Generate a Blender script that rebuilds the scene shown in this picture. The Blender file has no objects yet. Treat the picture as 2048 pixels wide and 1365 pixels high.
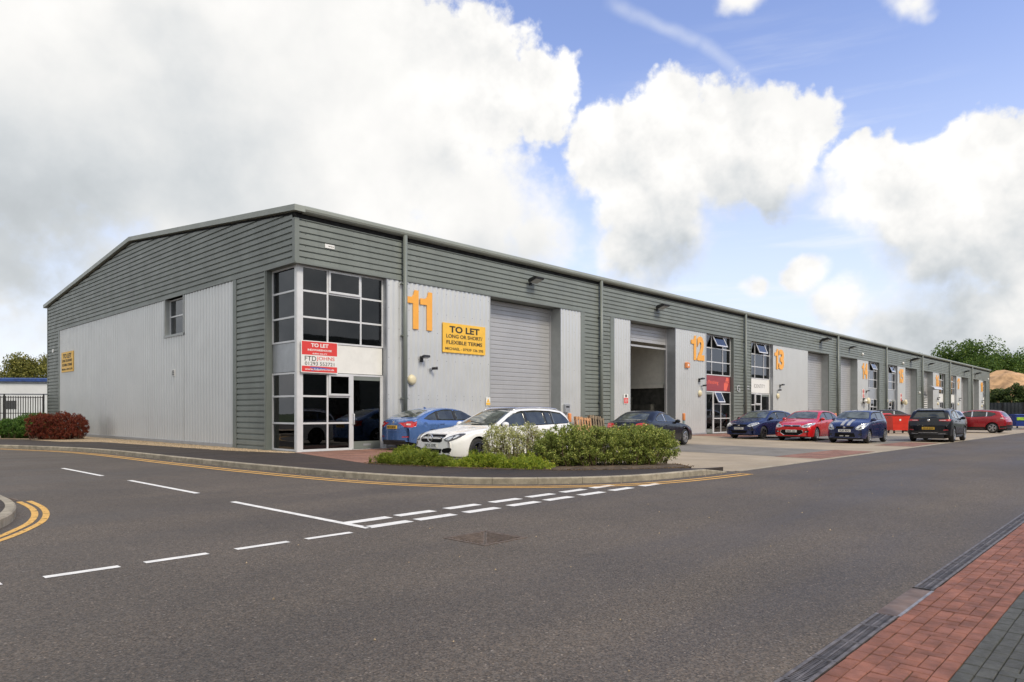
import bpy, math, random
import numpy as np
from mathutils import Vector, Matrix
from mathutils.bvhtree import BVHTree
random.seed(7)
C = bpy.context.scene.collection
R = math.radians
SC = bpy.context.scene

# ------------------------------------------------------------------ camera
CAMX, CAMY, CAMZ, AZ = -11.483, -20.476, 1.4, R(43.4)
cd = bpy.data.cameras.new('camera'); cam = bpy.data.objects.new('camera', cd); C.objects.link(cam)
cam.location = (CAMX, CAMY, CAMZ); cam.rotation_euler = (R(90), 0, AZ-R(90))
cd.sensor_width = 36; cd.lens = 36*1392/2048; cd.shift_y = (826-682.5)/2048
cd.clip_start = .05; cd.clip_end = 3000
SC.camera = cam
SC.view_settings.view_transform = 'Standard'; SC.view_settings.look = 'None'
SC.view_settings.gamma = 1; SC.view_settings.use_curve_mapping = False
SC.view_settings.exposure = .82
SC.cycles.use_denoising = True
SC.cycles.max_bounces = 6

# ------------------------------------------------------------------ sun
SUN_DIR = Vector((.0, -.80, .86)).normalized()
sd = bpy.data.lights.new('sun', 'SUN'); sd.energy = 1.5; sd.angle = R(16); sd.color = (1, .90, .74)
sun = bpy.data.objects.new('sun', sd); C.objects.link(sun)
sun.rotation_euler = SUN_DIR.to_track_quat('Z', 'Y').to_euler()
sun.location = (0, -30, 60)

# ------------------------------------------------------------------ sky: Nishita blue with procedural cumulus, all in world directions
W = bpy.data.worlds.new('World'); SC.world = W; W.use_nodes = True
class NT:
    def __init__(s, t): s.t = t; s.n = t.nodes; s.l = t.links
    def new(s, typ, **k):
        n = s.n.new(typ)
        for a, b in k.items(): setattr(n, a, b)
        return n
    def put(s, sock, v):
        if isinstance(v, bpy.types.NodeSocket): s.l.new(v, sock)
        elif v is not None: sock.default_value = v
    def m(s, op, a, b=None, c=None, clamp=False):
        n = s.new('ShaderNodeMath', operation=op, use_clamp=clamp)
        s.put(n.inputs[0], a); s.put(n.inputs[1], b); s.put(n.inputs[2], c)
        return n.outputs[0]
    def vm(s, op, a, b=None, scale=None):
        n = s.new('ShaderNodeVectorMath', operation=op)
        s.put(n.inputs[0], a); s.put(n.inputs[1], b)
        if scale is not None: s.put(n.inputs['Scale'], scale)
        return n.outputs['Value'] if op in ('DISTANCE', 'DOT_PRODUCT', 'LENGTH') else n.outputs[0]
    def ramp(s, v, a, b, c=0., d=1., smooth=True):
        n = s.new('ShaderNodeMapRange', interpolation_type='SMOOTHSTEP' if smooth else 'LINEAR')
        s.put(n.inputs[0], v)
        for i, q in enumerate((a, b, c, d)): s.put(n.inputs[i+1], q)
        return n.outputs[0]
    def mix(s, f, a, b, blend='MIX'):
        n = s.new('ShaderNodeMix', data_type='RGBA', blend_type=blend)
        s.put(n.inputs[0], f); s.put(n.inputs[6], a); s.put(n.inputs[7], b)
        return n.outputs[2]
    def noise(s, vec, scale, detail=2., rough=.5, out=0, dist=0.):
        n = s.new('ShaderNodeTexNoise'); s.put(n.inputs['Vector'], vec)
        n.inputs['Scale'].default_value = scale; n.inputs['Detail'].default_value = detail
        n.inputs['Roughness'].default_value = rough; n.inputs['Distortion'].default_value = dist
        return n.outputs[out]

def skydir(px, py):
    l, u = (px-1024)/1392, (826-py)/1392
    d = Vector((math.cos(AZ)+l*math.sin(AZ), math.sin(AZ)-l*math.cos(AZ), u))
    return d.normalized(), 1/math.sqrt(1+l*l+u*u)

def build_sky():
    t = NT(W.node_tree)
    for n in list(t.n): t.n.remove(n)
    sky = t.new('ShaderNodeTexSky', sky_type='NISHITA')
    sky.sun_disc = False; sky.sun_elevation = math.asin(SUN_DIR.z)
    sky.sun_rotation = math.atan2(SUN_DIR.x, SUN_DIR.y); sky.air_density = 1.0; sky.dust_density = .6; sky.ozone_density = 2.
    d0 = t.vm('NORMALIZE', t.new('ShaderNodeTexCoord').outputs['Generated'])
    z0 = t.new('ShaderNodeSeparateXYZ'); t.l.new(d0, z0.inputs[0]); elev = z0.outputs[2]
    # domain warp so that the edges billow
    w1 = t.vm('SUBTRACT', t.noise(d0, 7., 4., .58, 1), (.5, .5, .5))
    d = t.vm('ADD', d0, t.vm('SCALE', w1, scale=.10))
    def field(blobs, soft):
        acc = None
        for px, py, r in blobs:
            c, k = skydir(px, py)
            v = t.m('MULTIPLY_ADD', t.vm('DISTANCE', d, tuple(c)), -1./(r/1392*k), 1.)
            acc = v if acc is None else t.m('SMOOTH_MAX', acc, v, soft) if soft else t.m('MAXIMUM', acc, v)
        return acc
    cloud = [(60,120,640),(520,330,520),(800,190,230),(930,190,150),(1085,180,95),(960,440,170),(1060,470,90),
             (1300,300,135),(1345,235,72),(1235,285,85),(1300,440,115),(1290,500,95),(1450,300,125),(1560,265,95),(1545,350,85),
             (1930,345,120),(1850,420,130),(1735,370,95),(1990,470,150),(1880,520,90),(1700,310,50),(2050,330,110),
             (1610,560,50),(1705,630,62),(1500,585,28),(1830,690,130),(1980,660,130),(1490,0,50),(1800,-5,45)]
    f = field(cloud, .25)
    # general broken cloud outside the part of the sky that the photograph shows
    g = t.noise(d, 2.6, 6., .6)
    wide, _ = skydir(1500, 300)
    away = t.ramp(t.vm('DISTANCE', d0, tuple(wide)), .92, 1.25)
    gen = t.m('MULTIPLY_ADD', t.m('SUBTRACT', g, .28), 5., -.6)
    gen = t.m('ADD', t.m('MULTIPLY', t.m('ADD', gen, 1.2), away), -1.2)
    f = t.m('MAXIMUM', f, gen)
    def billow(v):                       # cauliflower heads: rounded cells at several sizes
        n = t.new('ShaderNodeTexVoronoi'); t.l.new(v, n.inputs['Vector']); n.inputs['Scale'].default_value = 11.
        n.inputs['Detail'].default_value = 3.; n.inputs['Roughness'].default_value = .55; n.inputs['Lacunarity'].default_value = 2.3; n.normalize = True
        return n.outputs['Distance']
    soft = field([(250,250,760),(1010,520,230),(1650,-40,300)], .3); crisp = t.ramp(soft, -.05, .35, 1., .0)
    w2 = t.vm('ADD', d0, t.vm('SCALE', t.vm('SUBTRACT', t.noise(d0, 19., 4., .6, 1), (.5, .5, .5)), scale=.035))
    up = (.004, -.010, .024)
    bA = billow(w2); bB = billow(t.vm('ADD', w2, up)); det = t.noise(d0, 22., 8., .64); puff = t.noise(d0, 5.5, 4., .55)
    dens = t.m('ADD', f, t.m('ADD', t.m('MULTIPLY', t.m('SUBTRACT', det, .5), .68), t.m('MULTIPLY', t.m('SUBTRACT', puff, .5), .55)))
    dens = t.m('ADD', dens, t.m('MULTIPLY', t.m('SUBTRACT', .36, bA), 1.0))
    # crisp heads, wispy skirts
    skirt = field([(1490,-20,130),(1800,-30,120),(1380,570,230),(1000,520,280),(1750,650,260),(1640,420,110),(300,650,400)], .3)
    alpha = t.ramp(dens, t.m('MULTIPLY_ADD', t.ramp(skirt, 0., .6), -.14, -.02), t.m('MULTIPLY_ADD', t.ramp(skirt, 0., .6), .50, .19))
    # shading: heads lit from above, grey bases
    nA = t.noise(d0, 4.2, 6., .55); nB = t.noise(t.vm('ADD', d0, (.005, -.015, .036)), 4.2, 6., .55)
    lit = t.m('ADD', t.m('MULTIPLY', t.m('MULTIPLY', t.m('SUBTRACT', nA, nB), 1.25), t.m('MULTIPLY_ADD', crisp, .65, .35)), t.m('MULTIPLY', t.m('MULTIPLY', t.m('SUBTRACT', bA, bB), .42), crisp))
    grey = field([(60,420,330),(190,330,230),(60,520,200),(430,300,260),(330,150,170),(1300,580,120),(1340,490,140),(1480,400,110),(1880,560,130),(1780,530,90),(2000,500,130),(1560,430,110),(1010,600,160),(1850,700,170),(2020,720,150)], .3)
    gv = t.m('MULTIPLY', t.ramp(grey, -.3, 1.), t.ramp(t.noise(d0, 3.4, 6., .6), .3, .7, .62, 1.12))
    gv = t.m('ADD', gv, t.m('MULTIPLY', away, t.ramp(t.noise(d0, 3., 5., .55), .38, .66, .0, .95)))
    dark = field([(20,450,190),(150,420,140),(1900,590,90),(1330,545,80)], .3)
    gv = t.m('ADD', gv, t.m('MULTIPLY', t.ramp(dark, -.25, 1.), .50))
    shade = t.m('SUBTRACT', t.m('SUBTRACT', .97, t.m('MULTIPLY', gv, .27)), lit)
    shade = t.m('MAXIMUM', t.m('MINIMUM', shade, 1.06), .5)
    gcol = t.mix(t.ramp(shade, .6, .98), (.905, .96, 1., 1), (1., .99, .968, 1))
    col = t.vm('SCALE', gcol, scale=t.m('MULTIPLY', shade, CLOUD))
    # thin cirrus: a long bent streak and faint level bands
    ci = t.new('ShaderNodeMapping'); t.l.new(d0, ci.inputs[0]); ci.inputs['Scale'].default_value = (3, 3, 34)
    band, _ = skydir(1520, 470)
    cirrus = t.m('MULTIPLY', t.m('MULTIPLY', t.ramp(t.noise(ci.outputs[0], 1.3, 5., .6), .45, .75), t.ramp(t.vm('DISTANCE', d0, tuple(band)), .10, .30, 1., .0)), .5)
    streak = None
    dw = t.vm('ADD', d0, t.vm('SCALE', w1, scale=.025))
    for (ax, ay), (bx, by) in (((1230,10),(1400,85)), ((1400,85),(1530,195))):
        a, _ = skydir(ax, ay); b, _ = skydir(bx, by); n = a.cross(b).normalized(); mid = ((a+b)/2).normalized(); hl = (a-b).length/2
        off = t.m('ABSOLUTE', t.vm('DOT_PRODUCT', dw, tuple(n)))
        v = t.m('MULTIPLY', t.ramp(off, 0., .012, 1., 0.), t.ramp(t.vm('DISTANCE', dw, tuple(mid)), hl*.8, hl*1.35, 1., 0.))
        streak = v if streak is None else t.m('MAXIMUM', streak, v)
    streak = t.m('MULTIPLY', streak, t.ramp(t.noise(d0, 9., 5., .6), .3, .7, .35, 1.))
    thin = t.m('MAXIMUM', cirrus, t.m('MULTIPLY', streak, .36))
    # hazy whitening towards the horizon
    low = t.ramp(elev, .0, .50, .86, .0)
    blue = t.vm('MULTIPLY', t.vm('SCALE', sky.outputs[0], scale=SKY_K), SKY_TINT)
    base = t.mix(low, blue, (.80*CLOUD, .88*CLOUD, 1.0*CLOUD, 1))
    base = t.mix(thin, base, (.95*CLOUD, .97*CLOUD, 1.*CLOUD, 1))
    fin = t.mix(alpha, base, col)
    below = t.ramp(elev, -.02, .0)
    fin = t.mix(below, (.12, .12, .10, 1), fin)
    bg = t.new('ShaderNodeBackground'); t.l.new(fin, bg.inputs[0]); bg.inputs[1].default_value = 1.
    # the Sky Texture keeps its usual strength (SKY_K) ahead of the cloud mix, so the Background itself is 1
    out = t.new('ShaderNodeOutputWorld'); t.l.new(bg.outputs[0], out.inputs[0])
CLOUD = .582
SKY_K = .133
SKY_TINT = (1.09, .945, 1.04)
build_sky()

# ------------------------------------------------------------------ materials
MATS = {}
def pm(name, col, rough=.6, metal=0., var=.12, scale=3., bump=0., bscale=60., coat=0., spec=.5, rnd=0., col2=None, det=4., fine=0., fscale=150., streak=0.):
    m = bpy.data.materials.new(name); m.use_nodes = True; t = NT(m.node_tree)
    b = t.n['Principled BSDF']
    pos = t.new('ShaderNodeNewGeometry').outputs['Position']
    c1 = (*col, 1); c2 = (*(col2 or tuple(x*(1-2*var) for x in col)), 1)
    hi = c1 if col2 else tuple(min(1, x*(1+2*var)) for x in col)+(1,)
    cc = t.mix(t.ramp(t.noise(pos, scale, det, .6), .3, .7), hi, c2)
    if streak:
        mp = t.new('ShaderNodeMapping'); t.l.new(pos, mp.inputs[0]); mp.inputs['Scale'].default_value = (1, 1, .06)
        cc = t.mix(t.m('MULTIPLY', t.ramp(t.noise(mp.outputs[0], 5., 4.), .45, .75), streak), cc, tuple(x*.55 for x in col)+(1,))
    if fine:
        fn = t.ramp(t.noise(pos, fscale, 2., .6), .3, .7, 1-fine, 1+fine)
        n = t.new('ShaderNodeVectorMath', operation='SCALE'); t.l.new(cc, n.inputs[0]); t.l.new(fn, n.inputs['Scale']); cc = n.outputs[0]
    if rnd:
        oi = t.new('ShaderNodeObjectInfo').outputs['Random']
        n = t.new('ShaderNodeVectorMath', operation='SCALE'); t.l.new(cc, n.inputs[0]); t.l.new(t.m('MULTIPLY_ADD', oi, 2*rnd, 1-rnd), n.inputs['Scale']); cc = n.outputs[0]
    t.l.new(cc, b.inputs['Base Color'])
    t.l.new(t.ramp(t.noise(pos, scale*2.3, 3.), .3, .7, max(.02, rough*.85), min(1, rough*1.12)), b.inputs['Roughness'])
    b.inputs['Metallic'].default_value = metal; b.inputs['Specular IOR Level'].default_value = spec
    if coat: b.inputs['Coat Weight'].default_value = coat; b.inputs['Coat Roughness'].default_value = .04
    if bump:
        bp = t.new('ShaderNodeBump'); bp.inputs['Strength'].default_value = bump; bp.inputs['Distance'].default_value = .01
        t.l.new(t.noise(pos, bscale, 3.), bp.inputs['Height']); t.l.new(bp.outputs[0], b.inputs['Normal'])
    MATS[name] = m; return m
GREY = pm('grey_cladding_paint', (.205, .228, .212), .45, var=.05, scale=.7, streak=.22)
GREYF = pm('grey_flashing_paint', (.185, .206, .192), .42, var=.03, scale=.9)
SILV = pm('silver_cladding_coat', (.655, .67, .68), .37, metal=.35, var=.012, scale=.5)
SILVD = pm('silver_trim', (.42, .44, .47), .4, metal=.4, var=.03)
ALU = pm('white_aluminium', (.70, .71, .73), .35, metal=.15, var=.02)
SHUT = pm('shutter_grey', (.47, .475, .495), .42, metal=.25, var=.03, scale=.6, streak=.08)
EAVE = pm('eaves_trim_paint', (.30, .325, .295), .4, var=.03, scale=.9)
REVEAL = pm('reveal_grey', (.37, .39, .39), .45, metal=.2, var=.03)
WHITEP = pm('white_panel', (.80, .80, .77), .4, var=.02)
GLASS = pm('dark_window_glass', (.010, .011, .012), .02, var=.2, scale=1.5, spec=.8)
def window_glass():
    m = bpy.data.materials.new('window_glass'); m.use_nodes = True; t = NT(m.node_tree); out = t.n['Material Output']; t.n.remove(t.n['Principled BSDF'])
    pos = t.new('ShaderNodeNewGeometry').outputs['Position']
    bp = t.new('ShaderNodeBump'); bp.inputs['Strength'].default_value = .06; bp.inputs['Distance'].default_value = .02; t.l.new(t.noise(pos, 1.1, 2.), bp.inputs['Height'])
    g = t.new('ShaderNodeBsdfGlossy'); g.inputs['Roughness'].default_value = .015; g.inputs['Color'].default_value = (.95, .96, 1, 1); t.l.new(bp.outputs[0], g.inputs['Normal'])
    tr = t.new('ShaderNodeBsdfTransparent'); tr.inputs[0].default_value = (.24, .26, .27, 1)
    fr = t.new('ShaderNodeFresnel'); fr.inputs[0].default_value = 1.5
    mx = t.new('ShaderNodeMixShader'); t.l.new(t.m('MULTIPLY', fr.outputs[0], 1.35, clamp=True), mx.inputs[0]); t.l.new(tr.outputs[0], mx.inputs[1]); t.l.new(g.outputs[0], mx.inputs[2]); t.l.new(mx.outputs[0], out.inputs[0])
    MATS['window_glass'] = m; return m
WGLASS = window_glass()
BLIND = pm('blind_fabric', (.16, .155, .15), .9, var=.1)
ROOFM = pm('roof_sheet', (.24, .26, .25), .5, var=.06)
def asphalt(name, col, col2, sp=1.):
    m = bpy.data.materials.new(name); m.use_nodes = True; t = NT(m.node_tree); b = t.n['Principled BSDF']
    pos = t.new('ShaderNodeNewGeometry').outputs['Position']
    big = t.mix(t.ramp(t.noise(pos, .35, 5., .6), .3, .7), (*col, 1), (*col2, 1))
    v = t.new('ShaderNodeTexVoronoi'); t.l.new(pos, v.inputs['Vector']); v.inputs['Scale'].default_value = 92.
    sep = t.new('ShaderNodeSeparateColor'); t.l.new(v.outputs['Color'], sep.inputs[0])
    st = t.ramp(sep.outputs[0], 0., 1., 1-.55*sp, 1+.55*sp, False)
    tint = t.mix(sep.outputs[1], (.93, .98, 1.05, 1), (1.08, 1.0, .92, 1))
    br = t.ramp(sep.outputs[2], .95, 1., 1., 1+1.1*sp)
    med = t.ramp(t.noise(pos, 22., 3., .7), .3, .7, .86, 1.12)
    c = t.vm('MULTIPLY', t.vm('SCALE', big, scale=t.m('MULTIPLY', t.m('MULTIPLY', st, br), med)), tint)
    mp = t.new('ShaderNodeMapping'); t.l.new(pos, mp.inputs[0]); mp.inputs['Scale'].default_value = (.10, .75, 1)
    tr = t.ramp(t.noise(mp.outputs[0], 1., 4., .55), .28, .72, .80, 1.15)
    st2 = t.ramp(t.noise(pos, .9, 6., .7), .62, .74, 1., .80); st3 = t.ramp(t.noise(pos, 3.1, 3., .6), .70, .76, 1., .82)
    c = t.vm('SCALE', c, scale=t.m('MULTIPLY', tr, t.m('MULTIPLY', st2, st3)))
    t.l.new(c, b.inputs['Base Color']); t.l.new(t.m('MULTIPLY_ADD', tr, .9, -.12), b.inputs['Roughness'])
    bp = t.new('ShaderNodeBump'); bp.inputs['Strength'].default_value = .5; bp.inputs['Distance'].default_value = .006
    t.l.new(v.outputs['Distance'], bp.inputs['Height']); t.l.new(bp.outputs[0], b.inputs['Normal'])
    MATS[name] = m; return m
ASPH = asphalt('asphalt', (.112, .094, .076), (.086, .073, .060), .9)
PAVE = asphalt('footway_tarmac', (.047, .035, .027), (.036, .028, .023), .5)
def concrete_mat():
    m = pm('concrete_apron', (.375, .31, .225), .85, var=.07, scale=.5, bump=.15, bscale=90, fine=.08, det=6.)
    return m
CONC = concrete_mat()
GBLOCK = pm('grey_block', (.205, .19, .165), .85, var=.08, scale=.8, bump=.2, bscale=70, fine=.15, fscale=60.)
RBLOCK = pm('red_block', (.245, .125, .088), .85, var=.12, scale=1.5, bump=.3, bscale=50, fine=.3, fscale=30.)
KERB = pm('kerb_concrete', (.34, .30, .23), .85, var=.12, scale=5., bump=.3, bscale=120, rnd=.08, fine=.12)
BRICK = pm('red_paver', (.240, .098, .066), .8, var=.15, scale=5., bump=.5, bscale=220, rnd=.15, fine=.14, fscale=260.)
BRICKG = pm('grey_paver', (.078, .080, .072), .8, var=.1, scale=12., bump=.5, bscale=220, rnd=.12, fine=.14, fscale=260.)
SANDJ = pm('joint_sand', (.10, .085, .05), .95, var=.25, scale=14., col2=(.06, .075, .03))

def worn_paint(name, col, wear):
    m = pm(name, col, .75, var=.06, scale=6., bump=.3, bscale=120)
    t = NT(m.node_tree); b = t.n['Principled BSDF']
    pos = t.new('ShaderNodeNewGeometry').outputs['Position']
    a = t.ramp(t.m('ADD', t.noise(pos, 9., 5., .7), t.m('MULTIPLY', t.noise(pos, 90., 2.), .25)), wear-.06, wear+.06, 1, 0)
    t.l.new(a, b.inputs['Alpha']); return m
PAINTW = worn_paint('road_paint_white', (.78, .77, .74), .865)
PAINTY = worn_paint('road_paint_yellow', (.74, .42, .11), .93)
PAINTYW = worn_paint('road_paint_yellow_worn', (.72, .42, .11), .74)
IRON = pm('cast_iron', (.135, .102, .080), .75, metal=.1, var=.15, scale=14., bump=.3, bscale=160)
GALV = pm('galvanised_steel', (.30, .29, .30), .5, metal=.5, var=.15, scale=9.)
GRATEM = pm('grate_steel', (.155, .14, .135), .55, metal=.4, var=.2, scale=9.)
RUSTY = pm('rusty_cover', (.17, .115, .085), .55, metal=.35, var=.2, scale=4.)
BLACK = pm('black_plastic', (.018, .018, .019), .45, var=.1)
DARK = pm('shade_black', (.008, .008, .009), .8, var=.1)  # near-black in place of shade in hollows, under eaves and behind glass
SOIL = pm('soil', (.10, .072, .05), .95, var=.25, scale=6., bump=.6, bscale=30)
GRAV = pm('gravel', (.38, .29, .19), .9, var=.35, scale=30., bump=1., bscale=45)
ORANGE = pm('orange_number', (.92, .43, .07), .5, var=.02)
YELS = pm('yellow_sign', (.90, .53, .065), .45, var=.02)
REDS = pm('red_sign', (.72, .055, .05), .4, var=.02)
WHITES = pm('white_sign', (.82, .82, .80), .4, var=.01)
INK = pm('black_ink', (.03, .03, .025), .6, var=.05)
BURG = pm('burgundy_sign', (.33, .055, .065), .45, var=.03)
SALMON = pm('salmon_print', (.85, .16, .11), .5, var=.02)
CREAM = pm('cream_plastic', (.72, .64, .43), .4, var=.03)
BOLO = pm('orange_sleeve', (.75, .27, .09), .5, var=.05)
BOLG = pm('bollard_steel', (.15, .20, .21), .5, var=.05)
WOODA = pm('pallet_wood_fresh', (.48, .26, .13), .8, var=.15, scale=7., rnd=.12)
WOODB = pm('pallet_wood_grey', (.22, .17, .115), .85, var=.2, scale=7., rnd=.15)
INTW = pm('interior_wall', (.68, .67, .62), .8, var=.03)
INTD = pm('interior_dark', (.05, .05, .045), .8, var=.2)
LAMPG = pm('lamp_glass', (.35, .36, .36), .1, var=.05)
CONCB = pm('plinth_concrete', (.2, .2, .185), .9, var=.12, scale=3.)
GRILL = pm('grille_black', (.006, .006, .007), .6, var=.1, spec=.15)
# car paints and parts
TYRE = pm('tyre_rubber', (.022, .022, .022), .75, var=.15)
RIM = pm('alloy_rim', (.55, .56, .58), .28, metal=.75, var=.04)
RIMD = pm('dark_alloy_rim', (.05, .05, .055), .3, metal=.5, var=.1)
CGLASS = pm('car_glass', (.035, .042, .04), .03, var=.25, scale=2., spec=.8)
CGLASSL = pm('car_windscreen', (.10, .115, .105), .04, var=.3, scale=2.2, spec=.8)
CHROME = pm('chrome', (.75, .75, .76), .12, metal=.9, var=.03)
HEADL = pm('headlamp_lens', (.50, .52, .53), .1, metal=.25, var=.3, scale=14., coat=1.)
HEADD = pm('headlamp_inner', (.10, .10, .105), .12, metal=.4, var=.3, scale=20.)
TAILR = pm('tail_lamp_red', (.50, .012, .015), .12, var=.15, scale=10., coat=1.)
TAILW = pm('tail_lamp_clear', (.75, .62, .60), .12, var=.1, coat=1.)
PLATEW = pm('plate_white', (.78, .78, .76), .45, var=.01)
PLATEY = pm('plate_yellow', (.80, .50, .05), .45, var=.01)
def paint(name, col, rough=.3, metal=.2): return pm(name, col, rough, metal, var=.02, scale=2., coat=.7)
P_WHITE = paint('white_car_paint', (.90, .90, .89), .3, 0.)
P_BLUE = paint('metallic_blue_paint', (.082, .175, .42), .3, .35)
P_NAVY = paint('navy_paint', (.016, .028, .10), .28, .3)
P_NAVY2 = paint('dark_blue_paint', (.018, .03, .105), .28, .2)
P_RED = paint('bright_red_paint', (.58, .010, .012), .3, .0)
P_RED2 = paint('crimson_paint', (.40, .012, .022), .3, .3)
P_BLACK = pm('black_car_paint', (.007, .008, .011), .3, 0., var=.02, scale=2., coat=.35, spec=.35)
P_SLATE = paint('slate_car_paint', (.022, .025, .032), .25, .3)
P_SILV = paint('silver_car_paint', (.45, .47, .49), .3, .5)
STRIPE = pm('silver_stripe', (.50, .50, .48), .35, metal=.3, var=.03)

# ------------------------------------------------------------------ mesh helpers
class MB:
    def __init__(s): s.v = []; s.f = []
    def add(s, vs, fs):
        o = len(s.v); s.v += [tuple(p) for p in vs]; s.f += [tuple(i+o for i in f) for f in fs]; return s
    def box(s, x0, x1, y0, y1, z0, z1, M=None, ch=0.):
        if ch:   # chamfered top edge
            vs = [(x0,y0,z0),(x1,y0,z0),(x1,y1,z0),(x0,y1,z0),(x0,y0,z1-ch),(x1,y0,z1-ch),(x1,y1,z1-ch),(x0,y1,z1-ch),
                  (x0+ch,y0+ch,z1),(x1-ch,y0+ch,z1),(x1-ch,y1-ch,z1),(x0+ch,y1-ch,z1)]
            fs = [(0,3,2,1)]+[(i,(i+1)%4,4+(i+1)%4,4+i) for i in range(4)]+[(4+i,4+(i+1)%4,8+(i+1)%4,8+i) for i in range(4)]+[(8,9,10,11)]
        else:
            vs = [(x0,y0,z0),(x1,y0,z0),(x1,y1,z0),(x0,y1,z0),(x0,y0,z1),(x1,y0,z1),(x1,y1,z1),(x0,y1,z1)]
            fs = [(0,3,2,1),(4,5,6,7),(0,1,5,4),(1,2,6,5),(2,3,7,6),(3,0,4,7)]
        if M is not None: vs = [M @ Vector(p) for p in vs]
        return s.add(vs, fs)
    def prism(s, poly, f0, f1):
        """poly: 2D points; f0/f1 map (a,b)->3D for the two ends"""
        n = len(poly); vs = [f0(*p) for p in poly]+[f1(*p) for p in poly]
        return s.add(vs, [tuple(range(n))[::-1], tuple(range(n, 2*n))]+[(i,(i+1)%n,n+(i+1)%n,n+i) for i in range(n)])
    def tube(s, pts, r, n=8, caps=True):
        pts = [Vector(p) for p in pts]; vs = []; m = len(pts)
        for i, p in enumerate(pts):
            t = (pts[min(i+1, m-1)]-pts[max(i-1, 0)]).normalized()
            a = t.cross(Vector((0, 0, 1)))
            a = Vector((1, 0, 0)) if a.length < 1e-3 else a.normalized()
            b = t.cross(a); rr = r[i] if isinstance(r, (list, tuple)) else r
            vs += [p+a*rr*math.cos(2*math.pi*k/n)+b*rr*math.sin(2*math.pi*k/n) for k in range(n)]
        fs = [(i*n+k, i*n+(k+1)%n, (i+1)*n+(k+1)%n, (i+1)*n+k) for i in range(m-1) for k in range(n)]
        if caps: fs += [tuple(range(n))[::-1], tuple((m-1)*n+k for k in range(n))]
        return s.add(vs, fs)
    def lathe(s, prof, n, M=None, caps=True):
        """prof: (r, h) about local z"""
        vs = [(r*math.cos(2*math.pi*k/n), r*math.sin(2*math.pi*k/n), h) for r, h in prof for k in range(n)]
        if M is not None: vs = [M @ Vector(p) for p in vs]
        m = len(prof)
        fs = [(i*n+k, i*n+(k+1)%n, (i+1)*n+(k+1)%n, (i+1)*n+k) for i in range(m-1) for k in range(n)]
        if caps: fs += [tuple(range(n))[::-1], tuple((m-1)*n+k for k in range(n))]
        return s.add(vs, fs)
    def grid(s, rows):
        """rows: list of equally long lists of points"""
        n = len(rows[0]); vs = [p for r in rows for p in r]
        return s.add(vs, [(i*n+k, i*n+k+1, (i+1)*n+k+1, (i+1)*n+k) for i in range(len(rows)-1) for k in range(n-1)])
    def mesh(s, name, mat, smooth=False):
        me = bpy.data.meshes.new(name); me.from_pydata(s.v, [], s.f); me.update()
        if mat is not None: me.materials.append(mat)
        if smooth: me.polygons.foreach_set('use_smooth', [True]*len(me.polygons))
        return me
    def build(s, name, mat, parent=None, smooth=False):
        return inst(name, s.mesh(name, mat, smooth), parent)
def inst(name, me, parent=None, loc=None, rotz=None, M=None):
    o = bpy.data.objects.new(name, me); C.objects.link(o)
    if parent is not None: o.parent = parent
    if M is not None: o.matrix_local = M
    if loc is not None: o.location = loc
    if rotz is not None: o.rotation_euler = (0, 0, rotz)
    return o
def tag(o, label=None, cat=None, group=None, kind=None):
    for k, v in (('label', label), ('category', cat), ('group', group), ('kind', kind)):
        if v: o[k] = v
    return o
def thing(name, label, cat, loc=(0, 0, 0), rotz=0., group=None):
    o = bpy.data.objects.new(name, None); C.objects.link(o); o.empty_display_size = .2
    o.location = loc; o.rotation_euler = (0, 0, rotz)
    return tag(o, label, cat, group)
def struct(name, mb, mat, smooth=False): return tag(mb.build(name, mat, None, smooth), kind='structure')
FRONT = lambda x, y, z: Matrix(((1,0,0,x),(0,0,-1,y),(0,1,0,z),(0,0,0,1)))       # sheet facing -Y
GABLE = lambda x, y, z: Matrix(((0,0,-1,x),(-1,0,0,y),(0,1,0,z),(0,0,0,1)))      # sheet facing -X
REARP = GABLE
NOSEP = lambda x, y, z: Matrix(((0,0,1,x),(1,0,0,y),(0,1,0,z),(0,0,0,1)))        # sheet facing +X
def text_mesh(s, w, h, mat, bold=0., depth=.004, res=3):
    """lettering fitted in a w x h box centred on 0, extruded to depth"""
    cu = bpy.data.curves.new('lettering', 'FONT'); cu.body = s; cu.size = 1; cu.offset = bold; cu.extrude = .01; cu.resolution_u = res
    ob = bpy.data.objects.new('lettering', cu)
    me = bpy.data.meshes.new_from_object(ob)
    bpy.data.objects.remove(ob); bpy.data.curves.remove(cu)
    co = np.empty(len(me.vertices)*3, np.float32); me.vertices.foreach_get('co', co); co = co.reshape(-1, 3)
    lo, hi = co.min(0), co.max(0)
    sc = np.array([w/max(1e-6, hi[0]-lo[0]), h/max(1e-6, hi[1]-lo[1]), depth/max(1e-6, hi[2]-lo[2])], np.float32)
    co = (co-(lo+hi)/2)*sc; me.vertices.foreach_set('co', co.ravel()); me.update()
    me.materials.clear(); me.materials.append(mat); me.name = 'lettering'
    return me
def interp(pts, x):
    xs = [p[0] for p in pts]; zs = [p[1] for p in pts]
    return float(np.interp(x, xs, zs))
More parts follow.
